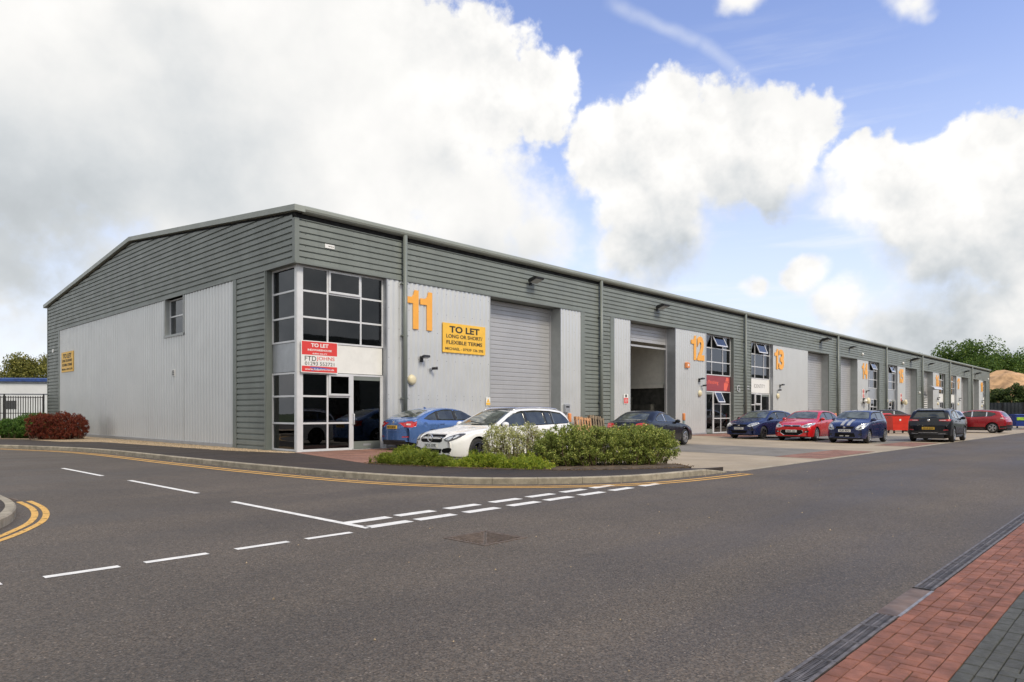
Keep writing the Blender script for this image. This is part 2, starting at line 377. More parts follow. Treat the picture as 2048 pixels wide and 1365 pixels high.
# ------------------------------------------------------------------ ground and roads
def zf(y): return .004+.092*(min(0, max(-12.9, y))+12.9)/12.9      # forecourt rises gently to the doors
def sheet(name, poly, z, mat, kind='structure', thick=0.):
    mb = MB(); zz = z if callable(z) else (lambda y: z)
    if thick: mb.prism(poly, lambda a, b: (a, b, zz(b)-thick), lambda a, b: (a, b, zz(b)))
    else: mb.add([(a, b, zz(b)) for a, b in poly], [tuple(range(len(poly)))])
    o = mb.build(name, mat); return tag(o, kind=kind)
rect = lambda x0, x1, y0, y1: [(x0, y0), (x1, y0), (x1, y1), (x0, y1)]
sheet('ground', rect(-700, 900, -700, 900), -.30, pm('field_grass', (.07, .10, .035), .95, var=.25, scale=.3))
road = sheet('asphalt_road', rect(-120, 200, -18.975, 60), 0., ASPH)
sheet('forecourt', [(0,.9),(0,-8.5),(4.15,-12.3),(4.15,-12.9),(124,-12.9),(124,.9)], zf, CONC)
off = lambda k: (lambda y: zf(y)+k)
gs = sheet('block_paved_strip', rect(10.35, 15.45, -11.4, -.02), off(.004), GBLOCK)
sheet('red_paved_bay_end', rect(10.2, 15.6, -12.8, -11.4), off(.005), RBLOCK)
sheet('red_paved_apron', rect(24.6, 33.6, -3.6, -.02), off(.004), RBLOCK)
sheet('block_paved_bays', rect(22.6, 33.6, -11.3, -3.6), off(.004), GBLOCK)
sheet('red_paved_bay_edge', rect(20.6, 25.0, -12.8, -11.3), off(.005), RBLOCK)
sheet('block_paved_bays_far', rect(58, 68, -11.3, -.02), off(.004), GBLOCK)
sheet('red_paved_far_end', rect(58, 68, -12.8, -11.3), off(.005), RBLOCK)
ch = MB().box(4.3, 124, -13.02, -12.9, -.05, .010); struct('channel_strip', ch, KERB)

def resample(pts, step):
    """Catmull-Rom through pts, then even steps"""
    P = [Vector((*p, 0)) for p in pts]; P = [2*P[0]-P[1]]+P+[2*P[-1]-P[-2]]; out = []
    for i in range(1, len(P)-2):
        for k in range(24):
            t = k/24; a, b, c, d = P[i-1:i+3]
            out.append(.5*((2*b)+(c-a)*t+(2*a-5*b+4*c-d)*t*t+(3*b-a-3*c+d)*t**3))
    out.append(P[-2]); res = [out[0]]; acc = 0
    for a, b in zip(out, out[1:]):
        seg = (b-a).length
        while seg and acc+seg >= step:
            a = a+(b-a)*((step-acc)/seg); seg = (b-a).length; acc = 0; res.append(a.copy())
        acc += seg
    return res
def normals2(c):
    n = []
    for i in range(len(c)):
        t = (c[min(i+1, len(c)-1)]-c[max(i-1, 0)]).normalized(); n.append(Vector((-t.y, t.x, 0)))
    return n
KC = [(-18,23.5),(-11,20.2),(-7.6,17),(-5.5,13.5),(-4.5,10.6),(-3.95,8.6),(-3.62,6.0),(-3.53,3.2),(-3.50,.6),(-3.43,-1.5),(-3.35,-3.6),(-3.25,-5.0),(-3.13,-6.5),(-3.0,-7.7),(-2.72,-9.1),(-2.27,-10.2),(-1.85,-10.83),(-1.33,-11.38),(-.75,-11.85),(-.1,-12.25),(.63,-12.55),(1.42,-12.72),(2.3,-12.83),(3.1,-12.89),(4.2,-12.94)]
IC = [(-9.1,30),(-9.1,10),(-9.1,-2),(-9.08,-6.5),(-9.08,-7.6),(-9.14,-8.5),(-9.32,-9.4),(-9.62,-10.2),(-10.25,-11.2),(-11.3,-12.1),(-13,-12.7),(-17,-12.9),(-60,-12.95)]
def kerb(name, pts, hfun, side):
    root = tag(MB().box(pts[0][0], pts[0][0]+.01, pts[0][1], pts[0][1]+.01, -.1, -.09).build(name, KERB), kind='structure')
    c = resample(pts, .9/6); n = normals2(c); i = 0
    while i+6 < len(c):
        mb = MB(); rows = []
        for k in range(i, i+7):
            e = .004 if k == i else -.004 if k == i+6 else 0
            t = (c[min(k+1, len(c)-1)]-c[k-1 if k else 0]).normalized()
            p = c[k]+t*e; q = n[k]*side; h = hfun(p); g = .018
            rows.append([p+Vector((0,0,-.1)), p+Vector((0,0,max(.005, h-g))), p+q*g+Vector((0,0,h)), p+q*.125+Vector((0,0,h)), p+q*.125+Vector((0,0,-.1))])
        mb.grid(rows); m = len(rows[0])
        mb.f += [tuple(range(m))[::side], tuple(6*m+j for j in range(m))[::-side]]
        mb.build('kerb_stone', KERB, root); i += 6
    return c, n
hk = lambda p: .125 if p.x < 2.9 else max(.012, .125-.115*(p.x-2.9)/1.1)
kc, kn = kerb('kerb', KC, hk, 1)
ic, inn = kerb('island_kerb', IC, lambda p: .125, -1)
back = [(p+n*.12) for p, n in zip(kc, kn)]
inner = [(3.9,-12.80),(3.2,-12.62),(2.5,-11.98),(1.5,-11.45),(.55,-10.75),(-.25,-9.5),(-.75,-8.1),(-1.1,-6.9),(-1.28,-5.84),(-.02,.0),(.05,29.9),(-18,29.9)]
sheet('footway', [(p.x, p.y) for p in back if p.y < 23 and p.x < 3.9]+inner, .12, PAVE, thick=.16)
sheet('island_footway', [(-60,30)]+[(p.x, p.y) for p in [c-n*.12 for c, n in zip(ic, inn)]][::3]+[(-60,-12.8)], .12, PAVE, thick=.16)
sheet('red_paved_entrance', [(-.02,.0),(-1.28,-5.84),(-.9,-6.1),(.4,-5.2),(1.6,-4.0),(4.4,-2.6),(4.4,0)], .124, RBLOCK, thick=.1)
bed = [(-1.28,-5.84),(-1.1,-6.9),(-.75,-8.1),(-.25,-9.5),(.55,-10.75),(1.5,-11.45),(2.5,-11.98),(3.3,-12.3),(3.9,-11.6),(3.4,-10.6),(2.0,-9.2),(1.0,-7.7),(.3,-6.2),(-.2,-5.4)]
sheet('planting_bed', bed, .135, SOIL, thick=.12)
# gravel strip along the gable and the bed at its far end
sheet('gravel_strip', [(-.05,-.3),(-1.0,3),(-1.35,8),(-1.75,13.5),(-2.9,15.2),(-3.4,20),(-6,24.5),(-18,27),(-18,29.8),(-.03,29.8)], .126, GRAV, thick=.05)
def stones():
    rng = np.random.default_rng(3); mb = MB()
    for _ in range(2600):
        y = rng.uniform(-.2, 15.5); w = .9+.05*max(0, y)
        x = -.08-rng.random()**1.3*w*(.25+.75*min(1, (y+.4)/3)); s = rng.uniform(.012, .03); a = rng.uniform(0, 6)
        vs = [(x+s*1.3*math.cos(a+k*1.57), y+s*math.sin(a+k*1.57), .125) for k in range(4)]+[(x+.3*s, y, .125+s*.9)]
        mb.add(vs, [(0,1,4),(1,2,4),(2,3,4),(3,0,4)])
    tag(mb.build('gravel', GRAV), kind='stuff')
stones()

# ------------------------------------------------------------------ painted markings (4 mm sheets on the road)
def mark(name, quad, mat=PAINTW, z=.004):
    mb = MB(); mb.add([(x, y, z) for x, y in quad], [(0, 1, 2, 3)]); return mb.build(name, mat, road)
def bar(name, x0, x1, y0, y1, sk=0., dy=0., mat=PAINTW):
    mark(name, [(x0, y0), (x1, y0+dy), (x1+sk, y1+dy), (x0+sk, y1)], mat)
for i, x in enumerate((-6.50, -5.70, -4.78, -3.82, -2.93, -2.0, -1.08)): bar('give_way_dash', x, x+.66, -12.98-.0+.035*i*1.0, -12.80+.035*i*1.0-.0, 0, .02)
for i, x in enumerate((-6.53, -5.74, -4.85, -3.92, -3.05, -2.12, -1.18, -.15)): bar('give_way_dash', x, x+.67, -13.45+.03*i, -13.27+.03*i, 0, .02)
for y0, y1, x in ((-3.3, -.2, -6.52), (-8.22, -4.84, -6.46), (-13.42, -9.77, -6.55)): bar('centre_dash', x-.05, x+.05, y0, y1)
for x in (-10.8, -9.92, -9.12, -8.25, -7.45): bar('lane_dash', x, x+.585, -13.575, -13.475)
def ribbon(name, c, n, o0, o1, mat, z=.0045):
    mb = MB(); mb.grid([[Vector((p.x, p.y, z))+q*o0, Vector((p.x, p.y, z))+q*o1] for p, q in zip(c, n)]); mb.build(name, mat, road)
sel = [(p, n) for p, n in zip(kc, kn) if p.x < 3.75]
ribbon('yellow_line', [s[0] for s in sel], [s[1] for s in sel], -.36, -.45, PAINTY)
ribbon('yellow_line', [s[0] for s in sel], [s[1] for s in sel], -.59, -.68, PAINTY)
mark('yellow_line', [(3.72,-13.27), (3.79,-13.27), (3.79,-13.60), (3.72,-13.60)], PAINTY, .005)
sel = [(p, n) for p, n in zip(ic, inn) if p.y < -7.2 and p.x > -30]
ribbon('yellow_line', [s[0] for s in sel], [s[1] for s in sel], .17, .25, PAINTYW)
ribbon('yellow_line', [s[0] for s in sel], [s[1] for s in sel], .30, .38, PAINTYW)

# manhole cover, gully grate
def manhole():
    t = thing('manhole_cover', 'square cast iron manhole cover of two triangular lids in the road', 'manhole cover', (-6.035, -14.91, 0))
    fr = MB(); a = .335
    for x0, x1, y0, y1 in ((-a,a,-a,-a+.03),(-a,a,a-.03,a),(-a,-a+.03,-a+.03,a-.03),(a-.03,a,-a+.03,a-.03)): fr.box(x0,x1,y0,y1,-.02,.006)
    fr.build('frame', IRON, t)
    b = .304
    for s in (1, -1):
        mb = MB(); e = .006
        tri = [(-b,-b+e*2),(-b,b),(b-e*2,b)] if s > 0 else [(-b+e*2,-b),(b,-b),(b,b-e*2)]
        mb.prism(tri, lambda p, q: (p, q, -.02), lambda p, q: (p, q, .004))
        for k in range(11):
            c0 = -b+.045+k*.05
            if s > 0: mb.box(-b+.02, c0-.03, c0, c0+.02, .004, .010) if c0-.03 > -b+.03 else None
            else: mb.box(c0, c0+.02, -b+.02, c0-.03, .004, .010) if c0-.03 > -b+.03 else None
        mb.build('lid', IRON, t)
manhole()
def gully():
    t = thing('gully_grate', 'dark barred drain grate beside the yellow lines', 'drain grate', (-9.05, -6.95, 0))
    f = MB()
    for k in range(9): f.box(-.2, .2, -.22+k*.055, -.22+k*.055+.022, -.02, .007)
    f.box(-.24,-.2,-.25,.25,-.02,.007).box(.2,.24,-.25,.25,-.02,.007); f.build('grate_bars', IRON, t)
    MB().box(-.2,.2,-.25,.25,-.03,.002).build('pit', DARK, t)
gully()

# ------------------------------------------------------------------ drain channel and block paving at the camera's feet
dc = tag(MB().box(-14, 60, -19.118, -18.978, -.12, -.008).build('drain_channel', DARK), kind='structure')
def grate_mesh():
    mb = MB(); L = .42
    mb.box(0, L, 0, .022, -.02, .002).box(0, L, .118, .14, -.02, .002).box(0, .012, .022, .118, -.02, .002).box(L-.012, L, .022, .118, -.02, .002)
    n = 17
    for k in range(n):
        x = .012+k*(L-.024)/n
        for s in (0, 1):
            a, b = (x, x+.026) if s else (x+.026, x)
            w = .0075
            mb.add([(a,.022,.001-.001*s),(a+w,.022,.001-.001*s),(b+w,.118,.001-.001*s),(b,.118,.001-.001*s)], [(0,1,2,3)])
    mb.box(.012, L-.012, .064, .076, -.02, .0008)
    return mb.mesh('grate', GRATEM)
gm = grate_mesh()
for k in range(52):
    x = -9.1+k*.427
    if -6.2 < x < -5.3: continue
    inst('grate', gm, dc, (x if x < -6 else x+.055, -19.118, 0))
cv = MB().box(-6.19, -5.26, -19.113, -18.975, -.03, .003, None, .003); cv.build('cover_plate', RUSTY, dc)
MB().box(-6.19, -5.26, -19.135, -19.114, -.03, .006).build('cover_edge', GALV, dc)
pav = sheet('brick_paving', rect(-30, 60, -30, -19.12), -.012, SANDJ)
U = .085
def paver(mat, lx, ly, name): return MB().box(.003, lx-.003, .003, ly-.003, -.02, .0, None, .004).mesh(name, mat)
bm_ = {(m.name, o): paver(m, 2*U if o == 0 else U, U if o == 0 else 2*U, 'brick') for m in (BRICK, BRICKG) for o in (0, 1)}
hb = {m.name: paver(m, U, U, 'brick') for m in (BRICK, BRICKG)}
def lay():
    rng = random.Random(5); items = []
    X0, X1 = -9.2, 1.2; nx = int((X1-X0)/U)
    rows = [('s', BRICK)]*2+[('h', BRICK, 3)]+[('s', BRICK)]+[('s', BRICKG)]*2+[('h', BRICKG, 9)]
    y = -19.122
    for r in rows:
        m = r[1]
        if r[0] == 's':
            y -= U; sh = rng.random()*U
            for i in range(nx//2): items.append((X0+sh+i*2*U, y, bm_[m.name, 0], m))
        else:
            n = r[2]; y -= n*U
            for u in range(nx):
                for v in range(n):
                    k = (u-v) % 4
                    if k == 0: items.append((X0+u*U, y+v*U, bm_[m.name, 0], m))
                    elif k == 2:
                        if v > 0: items.append((X0+u*U, y+(v-1)*U, bm_[m.name, 1], m))
                        else: items.append((X0+u*U, y, hb[m.name], m))
                    elif k == 3 and v == n-1: items.append((X0+u*U, y+v*U, hb[m.name], m))
    items.sort(key=lambda q: ((q[0]-CAMX)*math.cos(AZ)+(q[1]-CAMY)*math.sin(AZ)))
    def vis(q):
        dx, dy = q[0]-CAMX, q[1]-CAMY; d = dx*math.cos(AZ)+dy*math.sin(AZ); l = dx*math.sin(AZ)-dy*math.cos(AZ)
        return d > 3.3 and abs(l/d) < .76
    near = [q for q in items if vis(q)]; keep = set(id(q) for q in near[:298])
    rest = {BRICK.name: MB(), BRICKG.name: MB()}
    for q in items:
        z = rng.uniform(-.002, .002)
        if id(q) in keep: inst('brick', q[2], pav, (q[0], q[1], z)).rotation_euler = (rng.uniform(-.012, .012), rng.uniform(-.012, .012), rng.uniform(-.012, .012))
        else: rest[q[3].name].add([(v.co.x+q[0], v.co.y+q[1], v.co.z+z) for v in q[2].vertices], [tuple(p.vertices) for p in q[2].polygons])
    for nm, mb in rest.items(): tag(mb.build('brick_field', MATS[nm], pav), kind='stuff')
lay()
sheet('brick_paving_beyond', rect(1.2, 60, -19.55, -19.125), -.003, RBLOCK)
sheet('grey_paving_beyond', rect(-30, 60, -31.9, -20.55), -.003, GBLOCK)

# ------------------------------------------------------------------ the terrace of units
bld = thing('warehouse_terrace', 'long grey and silver metal clad terrace of industrial units with orange numbers', 'warehouse')
ZS, ZT, ZE = 6.25, 7.80, 7.90      # soffit, top of fascia, eaves
PH, PD = .20, .046                 # horizontal profile
def hprof(z0, z1):
    """(z, depth) break points of the horizontal profile, crowns at depth 0"""
    ks = [(0., PD), (.026, PD), (.032, 0.), (.170, 0.), (.20, PD)]; out = []
    n0 = math.floor((z0-.05)/PH)-1
    for n in range(n0, int(z1/PH)+2):
        for dz, d in ks[:-1]: out.append((n*PH+.05+dz, d))
    res = [p for p in out if z0 < p[0] < z1]
    return [(z0, interp(out, z0))]+res+[(z1, interp(out, z1))]
def clad_h(name, M, z0, z1, left, right, mat=GREY):
    """M maps (u, depth, z) -> world; left/right(z) give the ends"""
    mb = MB(); pr = hprof(z0, z1)
    mb.grid([[M(left(z), d, z), M(right(z), d, z)] for z, d in pr if right(z)-left(z) > .005])
    return mb.build(name, mat, bld)
MF = lambda u, d, z: (u, d, z)
MG = lambda u, d, z: (d, u, z)
def clad_v(name, M, u0, u1, z0, z1, pitch=.23, d0=0., mat=SILV, D=.03, gable=False):
    ks = [0, .30, .45, .55, .85, 1.0]; ds = [0, 0, 1, 1, 1, 0]
    ks = [(0, 0), (.24, 0), (.42, D), (.66, D)]
    if gable: ks = [(0, 0), (.30, 0), (.40, D), (.66, D)]
    us = []
    n = int((u1-u0)/pitch)+2
    for i in range(n):
        for k, d in ks:
            u = u0+(i+k)*pitch
            if u < u1-.01: us.append((u, d))
    us.append((u1, 0))
    mb = MB(); mb.grid([[M(u, d+d0, z0) for u, d in us], [M(u, d+d0, z1) for u, d in us]])
    # closed scalloped head
    return mb.build(name, mat, bld)
def fbox(name, x0, x1, y0, y1, z0, z1, mat, parent=bld): return MB().box(x0, x1, y0, y1, z0, z1).build(name, mat, parent)

PIPES = [4.35, 16.45, 32.5, 50.1, 63.95, 77.7, 91.35, 105.0]
ends = [0.14]+PIPES+[118.5]
for a, b in zip(ends, ends[1:]):
    clad_h('fascia_cladding', MF, ZS+.03, 7.70, lambda z: a, lambda z: b)
SEG = [(3.62,8.87,'s'),(8.87,13.45,'d'),(13.45,14.95,'s'),(15.28,17.36,'g'),(17.70,19.19,'s'),(19.19,23.74,'o'),(23.74,27.38,'s'),
       (31.05,33.50,'g'),(37.06,43.70,'s'),(43.70,48.27,'d'),(48.31,50.96,'g'),(51.0,55.5,'d'),(55.5,58.62,'s'),(62.0,64.68,'g'),
       (68.1,71.1,'s'),(71.1,75.7,'d'),(75.74,78.66,'g'),(78.7,83.0,'d'),(83.0,86.0,'s'),(89.25,91.95,'g'),(95.45,98.4,'s'),(98.4,102.8,'d'),
       (102.84,105.76,'g'),(105.8,110.3,'d'),(110.3,113.3,'s'),(115.65,118.5,'g')]
GL = [(27.38,30.97,'l'),(33.56,37.06,'r'),(58.62,61.95,'l'),(64.75,68.1,'r'),(86.0,89.2,'l'),(92.0,95.45,'r'),(113.3,115.6,'l')]
SLAT = MB()
SLAT.prism([(0,0),(.006,-.004),(.009,-.03),(.009,-.155),(.005,-.178),(0,-.182)], lambda a, b: (0, -a, b), lambda a, b: (1, -a, b))
slat_me = SLAT.mesh('slat', SHUT)
RD = .63
for x0, x1, k in SEG:
    if k == 's':
        clad_v('silver_cladding', MF, x0, x1, .2, ZS-.02)
        fbox('base_trim', x0, x1, -.012, .03, .11, .2, SILVD)
    elif k == 'g':
        clad_h('grey_cladding', MF, .12, ZS+.03, lambda z: x0, lambda z: x1)
        for s, e in ((x0-.07, x0), (x1, x1+.07)): fbox('jamb_flashing', s, e, -.018, .06, .12, ZS+.05, GREYF)
    else:
        d = fbox('door_reveal', x0-.02, x0, .002, RD+.05, .1, ZS-.02, SILVD)
        fbox('door_reveal', x1, x1+.02, .002, RD+.05, .1, ZS-.02, REVEAL if k == 'd' else SILVD)
        rd = MB().box(x0, x0+.07, RD-.05, RD+.06, .1, 6.24).box(x1-.07, x1, RD-.05, RD+.06, .1, 6.24)
        zlow = 5.1 if k == 'o' else .2
        rd.box(x0+.07, x1-.07, RD-.03, RD+.03, zlow-.1, zlow)
        ro = rd.build('roller_door', SHUT, bld)
        z = 6.22
        while z-.19 >= zlow-.02:
            o = inst('slat', slat_me, ro, (x0+.07, RD, z)); o.scale = (x1-x0-.14, 1, 1); z -= .19
for x0, x1 in ((14.95, 15.21), (17.43, 17.70)): fbox('corner_flashing', x0, x1, -.02, .03, .12, ZS+.05, GREYF)
# soffit, head drip, plinth, eaves
fbox('soffit', .02, 118.5, .045, .80, ZS, ZS+.05, GREYF)
fbox('head_flashing', .0, 118.55, -.028, .0, ZS-.01, ZS+.045, GREYF)
fbox('plinth', .3, 118.5, .03, .60, -.05, .11, CONCB)
gut = MB(); prof = [(.02,7.86),(-.10,7.88),(-.17,7.91),(-.20,7.97),(-.20,8.06),(-.18,8.085),(.02,8.085)]
gut.prism(prof, lambda a, b: (.255, a, b), lambda a, b: (118.75, a, b)); gut.build('gutter', EAVE, bld)
fbox('eaves_shade', .06, 118.55, .062, .4, ZT-.2, 8.0, DARK)  # near-black strip closing the gap below the gutter, painted as its shadow
MB().box(.062, .4, .4, 29.6, 7.5, 7.86).build('eaves_shade', DARK, bld)  # same near-black along the gable for the shade below the verge
for x in PIPES:
    p = MB().tube([(x, -.12, .15), (x, -.12, 7.89)], .085, 10).build('downpipe', GREYF, bld, True)
    for z in (1.9, 4.2, 6.1): MB().box(x-.13, x+.13, -.13, .0, z, z+.05).build('bracket', GREYF, p)

# screw heads along the silver sheets
def screws(M, u0, u1, rows, st, n=6):
    mb = MB()
    for z in rows:
        u = u0+.08
        while u < u1:
            mb.add([M(u+.013*math.cos(k*2*math.pi/n), -.004, z+.013*math.sin(k*2*math.pi/n)) for k in range(n)], [tuple(range(n))]); u += st
    return tag(mb.build('screw_heads', BLACK, bld), kind='stuff')
for x0, x1, k in SEG[:8]:
    if k == 's': screws(MF, x0, x1, (.45, 1.9, 2.05, 3.4, 4.45, 5.2, 6.0), .46)
screws(MF, .3, 31, (6.42, 6.82, 7.22, 7.62), .92)
screws(MG, .3, 29.4, (6.42, 6.82, 7.22, 7.62), .92)
# gable
RX = 15.0; slope = lambda y: 7.86+1.56*(1-abs(y-RX)/RX)
yl = lambda z: .14 if z < 7.80 else (z-7.80)/1.56*RX
yr = lambda z: 29.7 if z < 7.80 else 30-(z-7.80)/1.56*RX
clad_h('gable_cladding', MG, ZS+.03, 9.35, yl, lambda z: 23.6 if yr(z) > 23.6 else yr(z))
clad_h('gable_cladding', MG, ZS+.03, 8.46, lambda z: 23.6, yr)
clad_h('gable_cladding', MG, .12, ZS+.03, lambda z: 27.3, lambda z: 29.7)
clad_h('gable_cladding', MG, .12, ZS+.03, lambda z: 2.02, lambda z: 4.14)
for a, b in ((1.96, 2.02), (4.14, 4.41), (27.03, 27.3)): MB().box(-.02, .06, a, b, .12, ZS+.05).build('jamb_flashing', GREYF, bld)
MB().box(-.028, 0, .0, 29.7, ZS-.01, ZS+.045).build('head_flashing', GREYF, bld)
clad_v('silver_cladding', MG, 4.41, 8.95, .25, ZS-.02, D=.078, pitch=.27, gable=True); clad_v('silver_cladding', MG, 10.88, 27.03, .25, ZS-.02, D=.078, pitch=.27, gable=True)
clad_v('silver_cladding', MG, 8.95, 10.88, .25, 4.70, D=.078, pitch=.27, gable=True)
MB().box(-.035, .03, 4.41, 27.03, .13, .25).build('base_trim', SILVD, bld)
MB().box(.05, .5, .3, 29.6, -.05, .14).build('plinth', CONCB, bld)
# gable window in its reveal
w = MB().box(-.02, .27, 10.86, 10.98, 4.6, 6.25).box(-.02, .27, 8.87, 8.95, 4.6, 6.25).box(-.03, .27, 8.87, 10.98, 4.6, 4.70); w.build('window_reveal', REVEAL, bld)
def glaze(M, name, cols, rows, fw=.06, opens=(), tilt={}, skip=()):
    """frame of a window with its panes; M: local (u right, v up, w out) to world. cols/rows: edges"""
    fr = MB(); h = fw/2
    for i, c in enumerate(cols):
        a, b = (c, c+fw) if i == 0 else (c-fw, c) if i == len(cols)-1 else (c-h, c+h)
        fr.box(a, b, rows[0], rows[-1], 0, .06)
    for j, r in enumerate(rows):
        a, b = (r, r+fw) if j == 0 else (r-fw, r) if j == len(rows)-1 else (r-h, r+h)
        for i in range(len(cols)-1):
            fr.box(cols[i]+(fw if i == 0 else h), cols[i+1]-(fw if i == len(cols)-2 else h), a, b, 0, .055)
    fo = fr.build(name, ALU, bld); fo.matrix_local = M
    for i in range(len(cols)-1):
        for j in range(len(rows)-1):
            if (i, j) in skip: continue
            a, b, c, d = cols[i]+h, cols[i+1]-h, rows[j]+h, rows[j+1]-h
            ang = tilt.get((i, j), 0)
            if (i, j) in opens or ang:
                K = Matrix.Translation((0, d, .07)) @ Matrix.Rotation(-R(ang), 4, 'X') @ Matrix.Translation((0, -d, -.07))
                cs = MB(); e = .07; z0, z1 = .058, .10
                cs.box(a, a+e, c, d, z0, z1).box(b-e, b, c, d, z0, z1).box(a+e, b-e, c, c+e, z0, z1).box(a+e, b-e, d-e, d, z0, z1)
                inst('casement', cs.mesh('casement', ALU), fo, M=K)
                pn = MB().box(a+e, b-e, c+e, d-e, .07, .08); inst('pane', pn.mesh('pane', WGLASS), fo, M=K)
                if ang: MB().box(a, b, c, d, -.16, -.15).build('opening_shade', DARK, fo)  # dark sheet behind the open light stands in for the unlit room
            else:
                MB().box(a, b, c, d, .015, .03).build('pane', WGLASS, fo)
    return fo
glaze(GABLE(.24, 10.86, 4.7), 'window', [0, 1.9], [0, .8, 1.53])
ROWU, ROWL = [3.73, 4.56, 5.42, 6.24], [.13, 1.05, 1.95, 2.74]
def doorleaf(M, u0, u1, hinge_left_handle):
    fr = MB(); z1 = 2.74
    fr.box(u0, u0+.05, .12, z1, 0, .06).box(u1-.05, u1, .12, z1, 0, .06).box(u0+.05, u1-.05, z1-.06, z1, 0, .06)
    o = fr.build('door', ALU, bld); o.matrix_local = M
    a, b = u0+.05, u1-.05
    st = MB().box(a, a+.07, .14, z1-.06, .01, .05).box(b-.07, b, .14, z1-.06, .01, .05); st.build('stile', ALU, o)
    MB().box(a+.07, b-.07, z1-.20, z1-.06, .008, .05).build('head_rail', GREYF, o)
    kp = MB().box(a+.07, b-.07, .14, .40, .008, .05); kp.build('kick_plate', GREYF, o)
    mid = (a+b)/2
    MB().box(mid-.16, mid+.16, .24, .31, .05, .058).build('letter_plate', SILVD, o)
    MB().box(a+.07, b-.07, .40, z1-.20, .02, .032).build('pane', WGLASS, o)
    hx = a+.04 if hinge_left_handle else b-.04
    MB().tube([(hx, 1.0, .05), (hx+.02, 1.0, .11), (hx+.02, 1.36, .11), (hx, 1.36, .05)], .016, 8).build('handle', ALU, o, True)
def unit_glazing(x0, x1, side, yrec, ot=0, ol=0, panel=SILVD):
    Wd = x1-x0; M = FRONT(x0, yrec, 0)
    fU = [0, .30, .707, 1] if side == 'r' else [0, .29, .70, 1]
    glaze(M, 'window', [q*Wd for q in fU], ROWU, opens={(1, 2)}, tilt={(1, 2): ot} if ot else {})
    p = MB().box(.03, Wd-.03, 2.76, 3.72, .0, .035); q = p.build('spandrel_panel', panel, bld); q.matrix_local = M
    if side == 'r':
        glaze(M, 'window', [0, .30*Wd, .58*Wd], ROWL, opens={(1, 2)}, tilt={(1, 2): ol} if ol else {})
        doorleaf(M, .58*Wd, Wd, True)
    else:
        glaze(M, 'window', [.36*Wd, .63*Wd, Wd], ROWL, opens={(0, 2)}, tilt={(0, 2): ol} if ol else {})
        doorleaf(M, 0, .36*Wd, False)
unit_glazing(.34, 3.60, 'r', .26, 0, 0, WHITEP)
TI = {27.38: (26, 24), 33.56: (22, 0), 58.62: (24, 0), 64.75: (24, 0), 86.0: (0, 0), 92.0: (0, 0), 113.3: (0, 0)}
PAN = {27.38: BURG, 33.56: WHITES, 58.62: SILVD, 64.75: SILVD, 86.0: WHITES, 92.0: WHITES, 113.3: WHITES}
for x0, x1, s in GL:
    unit_glazing(x0, x1, s, .26, *TI[x0], PAN[x0])
    fbox('window_reveal', x0-.06, x0, .0, .28, .1, ZS, GREYF if s == 'r' else SILVD)
    fbox('window_reveal', x1, x1+.06, .0, .28, .1, ZS, GREYF if s == 'l' else SILVD)
fbox('window_reveal', 3.60, 3.64, .0, .28, .1, ZS, SILVD)
# corner glazing returning on the gable
MGa = GABLE(.26, 1.90, 0)
glaze(MGa, 'window', [0, 1.56], ROWU); glaze(MGa, 'window', [0, 1.56], ROWL)
q = MB().box(.03, 1.53, 2.76, 3.72, 0, .035).build('spandrel_panel', SILVD, bld); q.matrix_local = MGa
MB().box(.0, .3, 1.90, 1.96, .1, ZS).build('window_reveal', GREYF, bld)
MB().box(.19, .34, .19, .34, .1, ZS).box(.175, .20, .205, .325, .1, ZS).build('corner_post', ALU, bld)
MB().box(.045, .8, .045, 2.0, ZS-.004, ZS+.05).build('soffit', GREYF, bld)
MB().box(-.022, .14, -.022, .14, ZS+.045, 7.70).build('corner_flashing', GREYF, bld)
MB().box(.2, 3.6, .18, .3, .0, .125).box(.2, .3, .3, 1.9, .0, .125).build('threshold', ALU, bld)
for x in (-.03, 29.66): MB().box(-.02, .08, 29.66, 29.74, .1, 7.95).build('corner_flashing', GREYF, bld); break
MB().box(118.5, 118.6, -.02, .1, .1, 7.95).build('corner_flashing', GREYF, bld)
vc = MB(); vc.add([(.07, 0, 7.6), (.07, 29.7, 7.6), (.07, 29.7, 7.95), (.07, 15, 9.5), (.07, 0, 7.95)], [(0, 1, 2, 3, 4)]); vc.build('verge_shade', DARK, bld)  # near-black sheet behind the cladding top, painted as shade under the verge
# verge trim, roof, hidden walls
vg = MB()
for y0, y1 in ((-.21, RX), (RX, 30.2)):
    s = lambda y: 8.085+1.56*(1-abs(y-RX)/RX)
    z0, z1 = s(y0), s(y1)
    vs = [(x, y, z+dz) for y, z in ((y0, z0), (y1, z1)) for x, dz in ((-.13, 0), (.25, 0), (.25, -.19), (-.13, -.19))]
    vg.add(vs, [(0,1,2,3),(7,6,5,4),(0,4,5,1),(1,5,6,2),(2,6,7,3),(3,7,4,0)])
vg.build('verge_trim', EAVE, bld)
rf = MB()
for y0, y1 in ((-.1, RX), (30.1, RX)):
    z0, z1 = 7.95, 9.55
    rf.add([(.2, y0, z0), (118.6, y0, z0), (118.6, y1, z1), (.2, y1, z1)], [(0, 1, 2, 3)])
rf.build('roof', ROOFM, bld)
MB().box(.05, 118.5, 29.6, 29.7, 0, 7.9).build('rear_wall', GREY, bld)
MB().add([(118.52, .1, 0), (118.52, 29.7, 0), (118.52, 29.7, 7.9), (118.52, 15, 9.4), (118.52, .1, 7.9)], [(0, 1, 2, 3, 4)]).build('end_wall', GREY, bld)
